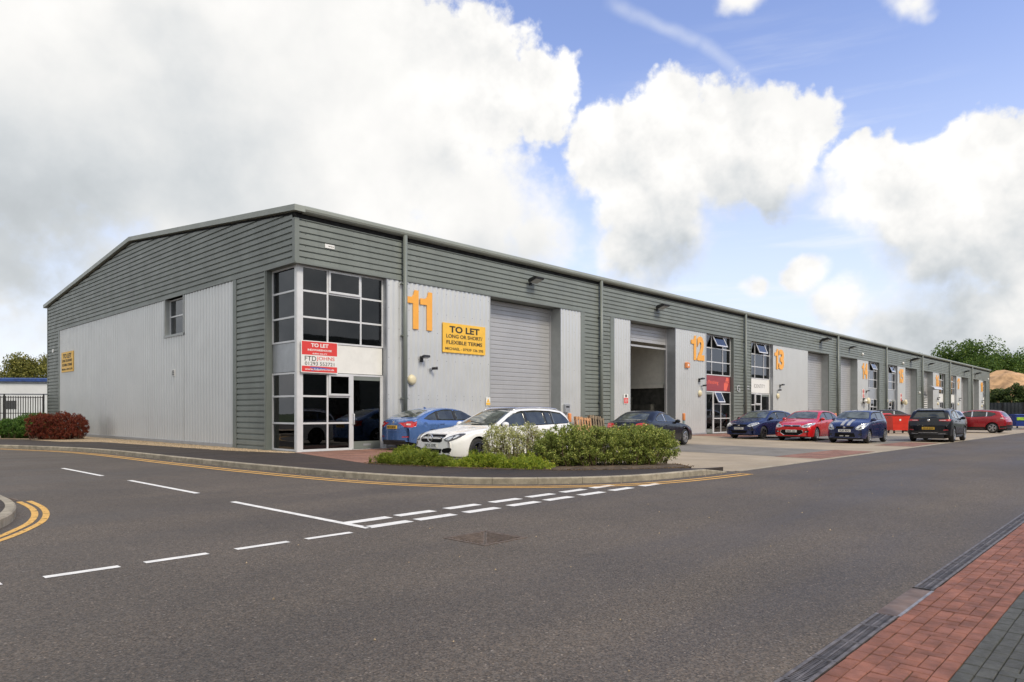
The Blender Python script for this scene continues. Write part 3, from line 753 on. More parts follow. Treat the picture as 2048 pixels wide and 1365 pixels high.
lin = MB().box(1.2, 1.25, 2.0, 4.0, 0, ZS).box(.33, 3.6, 4., 4.05, 0, 8).box(3.6, 3.66, .3, 4., 0, 8).box(3.62, 19.1, .80, .85, 0, 8).box(24.05, 118.4, .80, .85, 0, 8).box(.42, .44, 1.95, 29.6, 0, 7.8); lin.build('dark_backing', DARK, bld)  # near-black walls stand in for the dimness behind the glass
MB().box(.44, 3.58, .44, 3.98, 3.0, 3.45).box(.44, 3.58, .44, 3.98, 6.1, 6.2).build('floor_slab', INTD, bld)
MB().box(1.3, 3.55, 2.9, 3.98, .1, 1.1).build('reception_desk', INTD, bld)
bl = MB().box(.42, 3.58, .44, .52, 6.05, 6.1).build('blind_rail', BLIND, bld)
bs = MB(); bs.add([(-.04, 0, 3.80), (.04, .03, 3.80), (.04, .03, 6.05), (-.04, 0, 6.05)], [(0, 1, 2, 3)]); bsm = bs.mesh('blind_slat', BLIND)
for k in range(30): inst('blind_slat', bsm, bl, (.50+k*.105, .47, 0), .5+.2*math.sin(k*1.7))
gb = MB().box(.44, .5, .5, 1.85, 6.05, 6.1).build('blind_rail', BLIND, bld)
for k in range(12): inst('blind_slat', bsm, gb, (.47, .55+k*.108, 0), 2.2+.2*math.sin(k*2.1))
# dark sheets standing in for the unlit rooms behind the other windows
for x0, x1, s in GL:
    MB().box(x0, x1, .60, .62, .1, 6.2).build('dark_backing', INTD, bld)
# inside of the open unit
it = MB().box(23.95, 24.0, .8, 14, 3.05, 6.4).box(19, 24, 13.9, 14.0, 3.05, 6.4).box(19, 24, .8, 14, 6.4, 6.45); it.build('interior_wall', INTW, bld)
MB().box(23.80, 23.95, .86, 13.9, 2.84, 3.05).build('wall_ledge', INTW, bld)
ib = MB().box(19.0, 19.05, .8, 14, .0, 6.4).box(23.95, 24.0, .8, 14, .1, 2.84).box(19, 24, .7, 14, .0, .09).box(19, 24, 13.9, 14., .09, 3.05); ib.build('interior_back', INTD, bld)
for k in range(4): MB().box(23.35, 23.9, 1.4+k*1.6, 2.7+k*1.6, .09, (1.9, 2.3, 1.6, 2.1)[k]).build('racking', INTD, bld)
# ------------------------------------------------------------------ cars: a lofted body, everything else laid on to its surface
def chaikin(p, n=1):
    for _ in range(n):
        q = []
        for i in range(len(p)):
            a, b = p[i], p[(i+1) % len(p)]
            q += [(a[0]*.75+b[0]*.25, a[1]*.75+b[1]*.25), (a[0]*.25+b[0]*.75, a[1]*.25+b[1]*.75)]
        p = q
    return p
class Car:
    def __init__(s, name, label, cat, loc, head, sp, paint):
        s.sp = sp; s.paint = paint; s.L = sp['L']; s.W = sp['W']; s.wb = sp['wb']; s.xf = s.wb/2+sp['oh']; s.wr = sp.get('wr', .32)
        s.root = thing(name, label, cat, loc, R(head)); s.body()
    def X(s, d): return s.xf-d                # distance behind the nose -> local x
    def curve(s, key):
        pts = s.sp[key]; xs = np.linspace(0, s.L, 240); z = np.interp(xs, [p[0] for p in pts], [p[1] for p in pts])
        k = np.exp(-.5*(np.arange(-14, 15)/s.sp.get('smooth', 4.5))**2); k /= k.sum()
        z2 = np.convolve(np.pad(z, 14, mode='edge'), k, 'valid'); return xs, z2
    def body(s):
        sp = s.sp; L, Wd = s.L, s.W; xt, zt_ = s.curve('top'); xb, zb_ = s.curve('belt')
        top = lambda d: float(np.interp(d, xt, zt_)); belt = lambda d: float(np.interp(d, xb, zb_)); s.top = top
        sill = sp.get('sill', .21); ra = s.wr+.055; ax = [sp['oh'], sp['oh']+s.wb]; zc = s.wr
        st = list(np.linspace(0, L, 58))+[.015, .035, .065, .10, L-.015, L-.035, L-.065, L-.10]
        for a in ax:
            st = [d for d in st if abs(abs(d-a)-ra) > .02 and abs(d-a) > ra or d < .12 or d > L-.12]
            st += [a+ra*math.cos(t) for t in np.linspace(0, math.pi, 17)]+[a-ra-.006, a+ra+.006]
        st = sorted(st); er = sp.get('er', .16); tum = sp.get('tumble', .50); bow = sp.get('bow', .16)
        def section(d):
            e = min(d, L-d); f = 1.
            if e < er: f = math.sqrt(max(0, 1-((er-e)/er)**2))
            Wl = Wd*(1-sp.get('nar', .13)*(1-f)) ; dd = min(1, e/.9); Wl *= 1-.05*(1-dd)**2
            zb = sill+(.0 if d < L/2 else .05)*(1-min(1, e/.5))+.03*(1-f)
            for a in ax:
                if abs(d-a) <= ra+1e-6: zb = max(zb, zc+math.sqrt(max(0, ra*ra-(d-a)**2)))
            zt = top(d); zs = min(belt(d), zt-.05)
            zs = max(zs, zb+.05)
            zt = max(zt, zs+.03)
            zm = max(.5*(sill+zs), zb+.03); zm = min(zm, zs-.02)
            cr = min(.07, .6*(zt-zs)); ze = zt-cr
            We = Wl-.02-tum*max(0, ze-zs)
            ins = .0 if zb > sill+.15 else .035
            q = [(Wl-ins, zb), (Wl-ins*.3, zb+.3*(zm-zb)), (Wl, zm), (Wl-.004, zm+.5*(zs-zm)), (Wl-.012, zs-.04*(zs-zm)/.4), (Wl-.035, zs+.012*(zt > zs+.1))]
            x5, z5 = q[-1]
            for t in (.25, .5, .75): q.append((x5+(We-x5)*t, z5+(ze-z5)*t))
            r = min(.10, (ze-z5)*.4+.02)
            q += [(We-.012, ze-.0), (We-.05, ze+cr*.45), (We*.72, ze+cr*.78), (We*.4, ze+cr*.95), (0, zt)]
            return q
        V = []; n = 0; rows = []
        for d in st:
            q = section(d); half = [(y, z) for y, z in q]; full = half+[(-y, z) for y, z in half[-2::-1]]
            n = len(full); row = []
            for y, z in full:
                e = 0
                if d < .75: e = -bow*(abs(y)/Wd)**2.4*(1-d/.75)
                if d > L-.6: e = sp.get('bowr', .10)*(abs(y)/Wd)**2.4*(1-(L-d)/.6)
                row.append(len(V)); V.append((s.X(d)+e, y, z))
            rows.append(row)
        F = []
        for a, b in zip(rows, rows[1:]):
            for k in range(n-1): F.append((a[k], b[k], b[k+1], a[k+1]))
        h = n//2
        for row, sg, d in ((rows[0], 1, 0), (rows[-1], -1, L)):   # rounded end caps
            prev = None
            for k in range(h+1):
                l, r = row[k], row[n-1-k]; (x0, y0, z0), (x1, y1, z1) = V[l], V[r]
                line = [l]
                if l != r:
                    for c in range(1, 12):
                        y = y0+(y1-y0)*c/12; e = (-bow if sg > 0 else sp.get('bowr', .10))*(abs(y)/Wd)**2.4
                        line.append(len(V)); V.append((s.X(d)+e, y, z0))
                    line.append(r)
                else: line = [l]*13
                if prev:
                    for c in range(12):
                        f = [prev[c], prev[c+1], line[c+1], line[c]]
                        f = [q for i, q in enumerate(f) if q not in f[:i]]
                        if len(f) > 2: F.append(tuple(f if sg > 0 else f[::-1]))
                prev = line
        me = bpy.data.meshes.new('body'); me.from_pydata(V, [], F); me.materials.append(s.paint); me.update()
        me.polygons.foreach_set('use_smooth', [True]*len(me.polygons))
        s.bodyo = inst('body', me, s.root)
        s.bvh = BVHTree.FromPolygons([Vector(v) for v in V], F)
        u = MB().box(s.X(L)+.10, s.X(0)-.12, -(Wd-.30), Wd-.30, .17, .60); 
        u.box(s.X(ax[1]-ra-.02), s.X(ax[0]+ra+.02), -(Wd-.06), Wd-.06, .20, .45)
        for a in ax:
            for sg in (1, -1):
                ys = sorted((sg*(Wd-.03), sg*(Wd-.32))); prof = [(math.cos(t)*(ra+.012), zc+math.sin(t)*(ra+.012)) for t in np.linspace(-.35, math.pi+.35, 15)]
                u.grid([[(s.X(a)+x, ys[0], z) for x, z in prof], [(s.X(a)+x, ys[1], z) for x, z in prof]])
                u.add([(s.X(a)+x, ys[0] if sg > 0 else ys[1], z) for x, z in prof], [tuple(range(len(prof)))])
        u.build('underbody', BLACK, s.root)
        s.ax = ax
    def hit(s, mode, a, b):
        if mode in 'LR':
            sg = 1 if mode == 'L' else -1
            h = s.bvh.ray_cast(Vector((a, sg*3, b)), Vector((0, -sg, 0)))
        elif mode == 'F': h = s.bvh.ray_cast(Vector((6, a, b)), Vector((-1, 0, 0)))
        elif mode == 'B': h = s.bvh.ray_cast(Vector((-6, a, b)), Vector((1, 0, 0)))
        else: h = s.bvh.ray_cast(Vector((a, b, 5)), Vector((0, 0, -1)))
        return h
    VIEW = {'L': Vector((0,1,0)), 'R': Vector((0,-1,0)), 'F': Vector((1,0,0)), 'B': Vector((-1,0,0)), 'T': Vector((0,0,1))}
    def lay(s, name, mode, poly, mat, off=.004, parent=None, nu=12, nv=6, rnd=0):
        """a plate with the outline poly (2D in the view `mode`) moulded on to the body"""
        poly = chaikin(poly, rnd) if rnd else poly
        us = [p[0] for p in poly]; u0, u1 = min(us), max(us); e = (u1-u0)*1e-3
        cols = sorted(set([u0+e+(u1-u0-2*e)*i/nu for i in range(nu+1)]+[min(max(u, u0+e), u1-e) for u in us])); rows = []
        vd = s.VIEW[mode]
        for u in cols:
            hs = []
            for i in range(len(poly)):
                (a, b), (c, d) = poly[i], poly[(i+1) % len(poly)]
                if (a-u)*(c-u) <= 0 and a != c: hs.append(b+(d-b)*(u-a)/(c-a))
            if len(hs) < 2: continue
            lo, hi = min(hs), max(hs); row = []
            for k in range(nv+1):
                v = lo+(hi-lo)*k/nv; h = s.hit(mode, u, v)
                if h[0] is None: row.append(None); continue
                nn = h[1] if h[1].dot(vd) > 0 else -h[1]
                row.append((h[0]+(nn*.6+vd*.4)*off, nn))
            last = next((r for r in row if r), None)
            if last is None: continue
            for k in range(len(row)):
                if row[k] is None: row[k] = last
                last = row[k]
            rows.append(row)
        if len(rows) < 2: return None
        mb = MB(); top = [[r[0] for r in row] for row in rows]; mb.grid(top)
        m = len(top[0]); nr = len(top)
        ring = [(0, k) for k in range(m)]+[(i, m-1) for i in range(1, nr)]+[(nr-1, k) for k in range(m-2, -1, -1)]+[(i, 0) for i in range(nr-2, 0, -1)]
        base = len(mb.v); mb.v += [tuple(top[i][k]-rows[i][k][1]*(off+.012)) for i, k in ring]
        R_ = len(ring)
        mb.f += [(ring[i][0]*m+ring[i][1], ring[(i+1) % R_][0]*m+ring[(i+1) % R_][1], base+(i+1) % R_, base+i) for i in range(R_)]
        me = mb.mesh(name, mat, True)
        return inst(name, me, parent or s.root)
    def both(s, name, poly, mat, **k): return [s.lay(name, m, poly, mat, **k) for m in 'LR']
    def mirror(s, name, mode, poly, mat, **k):
        return [s.lay(name, mode, p, mat, **k) for p in (poly, [(-a, b) for a, b in poly])]
    def sx(s, pts): return [(s.X(d), z) for d, z in pts]
    def wheels(s, rim=RIM, spokes=5, style='double'):
        r = s.wr; w = .205; tm = MB(); A = Matrix.Rotation(R(90), 4, 'X')
        tm.lathe([(r*.64, -w/2), (r*.90, -w/2), (r*.97, -w*.42), (r, -w*.25), (r, w*.25), (r*.97, w*.42), (r*.90, w/2), (r*.64, w/2)], 32, A, False)
        tyre = tm.mesh('wheel', TYRE, True)
        rm = MB(); Rr = r*.68
        rm.lathe([(Rr, -.02), (Rr, .085), (Rr*.93, .09), (Rr*.90, .05), (Rr*.88, -.02)], 28, A, False)
        rm.lathe([(Rr*.22, 0), (Rr*.22, .07), (Rr*.12, .08), (0.004, .08)], 12, A)
        for k in range(spokes):
            a = 2*math.pi*k/spokes; ws = (-.11, .11) if style == 'double' else (0,)
            for o in ws:
                c0 = Vector((math.cos(a+o*2)*Rr*.16, math.sin(a+o*2)*Rr*.16)); c1 = Vector((math.cos(a+o)*Rr*.93, math.sin(a+o)*Rr*.93))
                t = (c1-c0).normalized(); nrm = Vector((-t.y, t.x)); wi = Rr*(.085 if style == 'double' else .15)
                P = [c0-nrm*wi, c1-nrm*wi*.9, c1+nrm*wi*.9, c0+nrm*wi]
                rm.prism([(p.x, p.y) for p in P], lambda x, y: (x, -.03, y), lambda x, y: (x, -.075, y))
        rim_me = rm.mesh('rim', rim, False)
        bk = MB().lathe([(Rr*.95, -.01), (Rr*.95, .0), (.004, .0)], 20, A).mesh('brake_disc', HEADD, False)
        for a in s.ax:
            for sg in (1, -1):
                o = inst('wheel', tyre, s.root, (s.X(a), sg*(s.W-.115), r))
                if sg > 0: o.rotation_euler = (0, 0, math.pi)
                inst('rim', rim_me, o, (0, -.025, 0)); inst('brake_disc', bk, o, (0, -.02, 0))
    def glass(s, dlo, splits, trim=BLACK, mat=CGLASS):
        """dlo: side window outline in (d, z); splits: pillar positions d"""
        s.both('window_surround', s.sx(dlo), trim, off=.002, nu=24)
        ds = [p[0] for p in dlo]; c = sum(p[1] for p in dlo)/len(dlo); cx_ = sum(ds)/len(ds)
        edges = [min(ds)]+splits+[max(ds)]
        for a, b in zip(edges, edges[1:]):
            a += .022; b -= .022; P = []
            for i in range(len(dlo)):                     # clip the outline to a..b
                p, q = dlo[i], dlo[(i+1) % len(dlo)]
                for e in (a, b):
                    if (p[0]-e)*(q[0]-e) < 0: P.append((e, p[1]+(q[1]-p[1])*(e-p[0])/(q[0]-p[0])))
                if a <= q[0] <= b: P.append(q)
            if len(P) < 3: continue
            mx = sum(p[0] for p in P)/len(P); mz = sum(p[1] for p in P)/len(P)
            P.sort(key=lambda p: math.atan2(p[1]-mz, p[0]-mx))
            P = [(mx+(p[0]-mx)*.97, mz+(p[1]-mz)*.90) for p in P]
            s.both('side_window', s.sx(P), mat, off=.006, nu=12)
    def seams(s, lines, w=.008):
        for ln in lines:
            for m in 'LR':
                for (a, za), (b, zb) in zip(ln, ln[1:]):
                    dx, dz = b-a, zb-za; l = math.hypot(dx, dz); nx, nz = -dz/l*w/2, dx/l*w/2
                    s.lay('panel_gap', m, s.sx([(a+nx, za+nz), (b+nx, zb+nz), (b-nx, zb-nz), (a-nx, za-nz)]), BLACK, off=.0015, nu=3, nv=3)
    def handles(s, pts, mat=None):
        for d, z in pts: s.both('door_handle', s.sx([(d, z-.014), (d+.19, z-.010), (d+.19, z+.014), (d, z+.014)]), mat or s.paint, off=.028, nu=6, nv=3)
    def mirrors(s, d, z, mat=None):
        for sg in (1, -1):
            mb = MB(); m = Matrix.Translation((s.X(d), sg*(s.W+.02), z))
            mb.lathe([(.01, -.075), (.07, -.06), (.105, -.01), (.10, .05), (.085, .06), (.01, .062)], 14, m @ Matrix.Diagonal((1, 1, .72, 1)) @ Matrix.Rotation(R(-90), 4, 'Y'))
            mb.box(s.X(d)-.03, s.X(d)+.03, min(sg*(s.W-.14), sg*(s.W-.02)), max(sg*(s.W-.14), sg*(s.W-.02)), z-.05, z-.015)
            mb.build('wing_mirror', mat or s.paint, s.root, True)
    def plate(s, mode, z, txt, mat, w=.52, h=.112, y=0.):
        hp = s.hit(mode, y, z)[0]; sg = 1 if mode == 'F' else -1
        x = max(sg*s.hit(mode, y+q, z+r)[0].x for q in (-w/2, 0, w/2) for r in (-h/2, h/2))*sg+sg*.006
        x0, x1 = sorted((x-sg*.02, x+sg*.008))
        p = MB().box(x0, x1, y-w/2, y+w/2, z-h/2, z+h/2).build('number_plate', mat, s.root)
        M = (NOSEP if mode == 'F' else REARP)(x+sg*.010, y, z)
        inst('lettering', text_mesh(txt, w*.86, h*.66, INK, .02, .004, 2), p, M=M)
    def strip(s, mode, poly, mat, name, off=.01, parent=None): return s.lay(name, mode, poly, mat, off=off, parent=parent, nu=10, nv=2)
    def aerial(s, d):
        z = s.top(d); MB().prism([(0, 0), (.14, 0), (.03, .055), (0, .06)], lambda a, b: (s.X(d)+a, -.015, z-.01+b), lambda a, b: (s.X(d)+a, .015, z-.01+b)).build('roof_aerial', s.paint, s.root)
    def wiper(s, pts):
        q = []
        for mode, a, b in pts:
            h = s.hit(mode, a, b); q.append(h[0]+s.VIEW[mode]*.02)
        MB().tube(q, .009, 6).build('wiper', BLACK, s.root, True)

ESTATE = dict(L=4.90, W=.925, wb=2.874, oh=.85, wr=.335, sill=.20, bow=.14, er=.36, nar=.21, tumble=.46,
  top=[(0,.64),(.03,.71),(.12,.765),(.4,.845),(.9,.91),(1.40,.96),(1.55,1.02),(2.32,1.41),(2.55,1.465),(3.0,1.495),(3.6,1.495),(4.1,1.465),(4.45,1.41),(4.58,1.32),(4.76,1.02),(4.84,.90),(4.87,.72),(4.90,.60)],
  belt=[(0,.56),(.15,.66),(.6,.80),(1.2,.88),(1.8,.935),(3.0,.96),(4.2,.985),(4.6,.93),(4.9,.70)])
def estate(loc, head):
    c = Car('estate_car', 'white estate car with star badge and silver roof rails behind the low shrubs', 'car', loc, head, ESTATE, P_WHITE)
    c.glass([(1.60,.97),(2.0,1.19),(2.30,1.34),(2.62,1.40),(3.2,1.42),(3.8,1.40),(4.25,1.345),(4.46,1.20),(4.60,1.03),(3.2,.985)], [2.72, 3.52, 3.78], BLACK)
    c.lay('windscreen', 'F', [(-.74,.995),(.74,.995),(.675,1.13),(.585,1.375),(0,1.41),(-.585,1.375),(-.675,1.13)], CGLASSL, nu=20, nv=10)
    c.lay('glass_roof', 'T', [(c.X(2.36),-.52),(c.X(2.36),.52),(c.X(3.95),.52),(c.X(3.95),-.52)], P_BLACK, off=.004, nu=16, nv=6)
    c.lay('rear_window', 'B', [(-.60,1.06),(.60,1.06),(.50,1.30),(-.50,1.30)], CGLASS)
    for sg in (1, -1):
        pts = []
        for d in np.linspace(2.35, 4.4, 12):
            h = c.hit('T', c.X(d), sg*(.585)); pts.append(h[0]+Vector((0, 0, .012 if d in (2.35, 4.4) else .038)))
        MB().tube(pts, .014, 6).build('roof_rail', CHROME, c.root, True)
    # front: grille with star, headlamps, plate, lower intakes
    g = c.lay('grille', 'F', [(-.43,.60),(-.47,.72),(-.40,.765),(.40,.765),(.47,.72),(.43,.60),(.36,.565),(-.36,.565)], GRILL, off=.006, nu=16)
    c.lay('grille_frame', 'F', [(-.44,.755),(-.40,.785),(.40,.785),(.44,.755),(.40,.762),(-.40,.762)], CHROME, off=.012, nu=16, nv=2)
    c.strip('F', [(-.43,.658),(.43,.658),(.43,.669),(-.43,.669)], CHROME, 'grille_bar', .016, g); c.strip('F', [(-.44,.692),(.44,.692),(.44,.703),(-.44,.703)], CHROME, 'grille_bar', .016, g)
    x = c.hit('F', 0, .68)[0].x+.02; st = MB(); n = 24
    ring = [(x, .098*math.cos(2*math.pi*k/n), .68+.098*math.sin(2*math.pi*k/n)) for k in range(n+1)]
    st.tube(ring, .012, 6, False)
    for k in range(3):
        a = R(90+120*k); p = Vector((0, math.cos(a), math.sin(a))); q = Vector((0, -math.sin(a), math.cos(a))); o = Vector((x, 0, .68))
        st.add([o+p*.095, o+q*.020-p*.004, o-q*.020-p*.004, o+Vector((.014, 0, 0))], [(0, 1, 3), (0, 3, 2), (1, 2, 3), (0, 2, 1)])
    st.build('star_badge', CHROME, c.root)
    for m in (1, -1):
        o = c.lay('headlamp', 'F', [(m*a, b) for a, b in [(.49,.65),(.55,.595),(.70,.60),(.84,.69),(.87,.79),(.79,.81),(.63,.76)]], HEADD, off=.006, nu=14, rnd=1)
        c.lay('lamp_surround', 'F', [(m*a, b) for a, b in [(.54,.66),(.60,.625),(.68,.635),(.71,.71),(.66,.735)]], HEADL, off=.009, parent=o, rnd=1)
        c.lay('lamp_surround', 'F', [(m*a, b) for a, b in [(.73,.67),(.78,.69),(.81,.76),(.77,.77),(.73,.745)]], HEADL, off=.009, parent=o, rnd=1)
        c.lay('air_intake', 'F', [(m*a, b) for a, b in [(.44,.29),(.70,.31),(.74,.42),(.66,.44),(.42,.40)]], GRILL, off=.005, rnd=1)
    c.lay('air_intake', 'F', [(-.38,.29),(.38,.29),(.42,.40),(-.42,.40)], GRILL, off=.005)
    c.strip('F', [(-.66,.235),(.66,.235),(.66,.255),(-.66,.255)], BLACK, 'splitter', .015)
    c.plate('F', .485, 'HC15 GYK', PLATEW)
    c.seams([[(1.62,.97),(1.55,.6),(1.62,.32)], [(2.72,.97),(2.72,.32)], [(3.62,.97),(3.56,.75)], [(1.60,.32),(3.30,.32)]])
    c.lay('bonnet_gap', 'T', [(c.X(.20),.70),(c.X(1.42),.78),(c.X(1.42),.772),(c.X(.20),.692)], BLACK, off=.001, nv=1); c.lay('bonnet_gap', 'T', [(c.X(.20),-.70),(c.X(1.42),-.78),(c.X(1.42),-.772),(c.X(.20),-.692)], BLACK, off=.001, nv=1)
    c.lay('bonnet_crease', 'T', [(c.X(.3),.36),(c.X(1.38),.52),(c.X(1.38),.50),(c.X(.3),.35)], P_WHITE, off=.008, nv=1); c.lay('bonnet_crease', 'T', [(c.X(.3),-.36),(c.X(1.38),-.52),(c.X(1.38),-.50),(c.X(.3),-.35)], P_WHITE, off=.008, nv=1)
    c.both('sill_trim', c.sx([(1.32,.215),(3.25,.215),(3.25,.26),(1.32,.26)]), P_WHITE, off=.02, nv=2)
    c.handles([(2.46,.86),(3.36,.87)]); c.mirrors(1.78, 1.02); c.wheels(RIMD, 5, 'double'); c.aerial(4.15)
    c.wiper([('F', .62, 1.045), ('F', .1, 1.06), ('F', -.35, 1.10)])
    c.mirror('tail_lamp', 'B', [(.55,.80),(.86,.82),(.86,.97),(.62,.97)], TAILR)
    return c
OCT = dict(L=4.66, W=.905, wb=2.69, oh=.90, wr=.325, sill=.21, bowr=.24, er=.30, tumble=.48,
  top=[(0,.62),(.05,.70),(.3,.84),(.7,.91),(1.1,.96),(1.3,1.0),(2.05,1.36),(2.4,1.43),(2.8,1.45),(3.2,1.425),(3.6,1.345),(3.95,1.22),(4.22,1.10),(4.36,1.065),(4.56,1.045),(4.615,1.00),(4.64,.86),(4.66,.60)],
  belt=[(0,.55),(.3,.74),(.8,.85),(1.3,.91),(2.2,.94),(3.4,.97),(4.3,.985),(4.6,.93),(4.66,.7)])
def tail_plate_set(c): pass
def octavia(loc, head):
    c = Car('saloon_car', 'metallic blue saloon car seen from behind beside the glass door', 'car', loc, head, OCT, P_BLUE)
    c.glass([(1.36,.985),(1.75,1.20),(2.1,1.325),(2.5,1.375),(2.95,1.375),(3.35,1.31),(3.75,1.17),(3.98,1.05),(3.7,1.01),(2.5,.985)], [2.52, 3.34], BLACK)
    c.lay('windscreen', 'F', [(-.70,1.03),(.70,1.03),(.57,1.33),(-.57,1.33)], CGLASSL, nu=14, nv=8)
    c.lay('rear_window', 'B', [(-.64,1.105),(.64,1.105),(.61,1.20),(.53,1.34),(0,1.375),(-.53,1.34),(-.61,1.20)], CGLASSL, nu=18, nv=10)
    c.lay('boot_gap', 'B', [(-.66,.60),(.66,.60),(.66,.607),(-.66,.607)], BLACK, off=.001, nv=1)
    for m in (1, -1):
        o = c.lay('tail_lamp', 'B', [(m*a, b) for a, b in [(.58,.78),(.82,.77),(.83,.93),(.77,.975),(.57,.965)]], TAILR, off=.008, nu=14)
        c.lay('lamp_band', 'B', [(m*a, b) for a, b in [(.61,.845),(.76,.84),(.76,.895),(.61,.90)]], TAILW, off=.011, parent=o)
        c.lay('tail_lamp', 'R' if m < 0 else 'L', c.sx([(4.32,.80),(4.58,.78),(4.58,.93),(4.27,.97)]), TAILR, off=.006)
        c.lay('reflector', 'B', [(m*a, b) for a, b in [(.48,.43),(.72,.44),(.72,.475),(.48,.47)]], TAILR, off=.006, nv=2)
        c.lay('boot_gap', 'B', [(m*.655,.60),(m*.665,.60),(m*.575,.77),(m*.565,.77)], BLACK, off=.001)
    c.lay('plate_recess', 'B', [(-.34,.66),(.34,.66),(.44,.85),(-.44,.85)], P_BLUE, off=.003)
    c.plate('B', .775, 'BK54 MHW', PLATEY)
    x = c.hit('B', 0, .93)[0].x-.012; MB().lathe([(.05, 0), (.05, .008), (.035, .014), (.004, .014)], 18, Matrix.Translation((x, 0, .935)) @ Matrix.Rotation(R(-90), 4, 'Y')).build('round_badge', CHROME, c.root, True)
    inst('lettering', text_mesh('OCTAVIA', .17, .026, CHROME, .01), c.root, M=REARP(c.hit('B', -.40, .935)[0].x-.006, -.37, .925))
    inst('lettering', text_mesh('SKODA', .12, .024, CHROME, .01), c.root, M=REARP(c.hit('B', .42, .935)[0].x-.006, .40, .925))
    c.lay('bumper_lower', 'B', [(-.62,.29),(.62,.29),(.58,.34),(-.58,.34)], BLACK, off=.006)
    c.seams([[(1.42,.97),(1.36,.6),(1.42,.30)], [(2.52,.97),(2.52,.30)], [(3.30,.97),(3.40,.72),(3.25,.55)], [(1.4,.30),(3.05,.30)]])
    c.both('fuel_flap', c.sx([(3.86,.80),(4.02,.80),(4.02,.93),(3.86,.93)]), P_BLUE, off=.004, rnd=1)
    c.handles([(2.26,.86),(3.08,.875)]); c.mirrors(1.60, 1.02); c.wheels(RIM, 5); c.aerial(3.25)
    c.wiper([('B', .0, 1.10), ('B', -.15, 1.15), ('B', -.38, 1.17)])
    c.mirror('headlamp', 'F', [(.50,.62),(.84,.66),(.84,.77),(.55,.74)], HEADL)
    return c
FOCUS = dict(L=4.34, W=.915, wb=2.64, oh=.87, wr=.32, sill=.20, bow=.17, er=.28, tumble=.48,
  top=[(0,.64),(.04,.73),(.2,.82),(.5,.905),(.9,.985),(1.12,1.03),(1.25,1.08),(1.95,1.40),(2.2,1.455),(2.65,1.485),(3.2,1.455),(3.65,1.385),(3.88,1.30),(4.16,1.02),(4.26,.92),(4.31,.75),(4.34,.6)],
  belt=[(0,.55),(.2,.72),(.6,.84),(1.1,.91),(2.0,.955),(3.2,1.0),(3.9,1.03),(4.2,.95),(4.34,.7)])
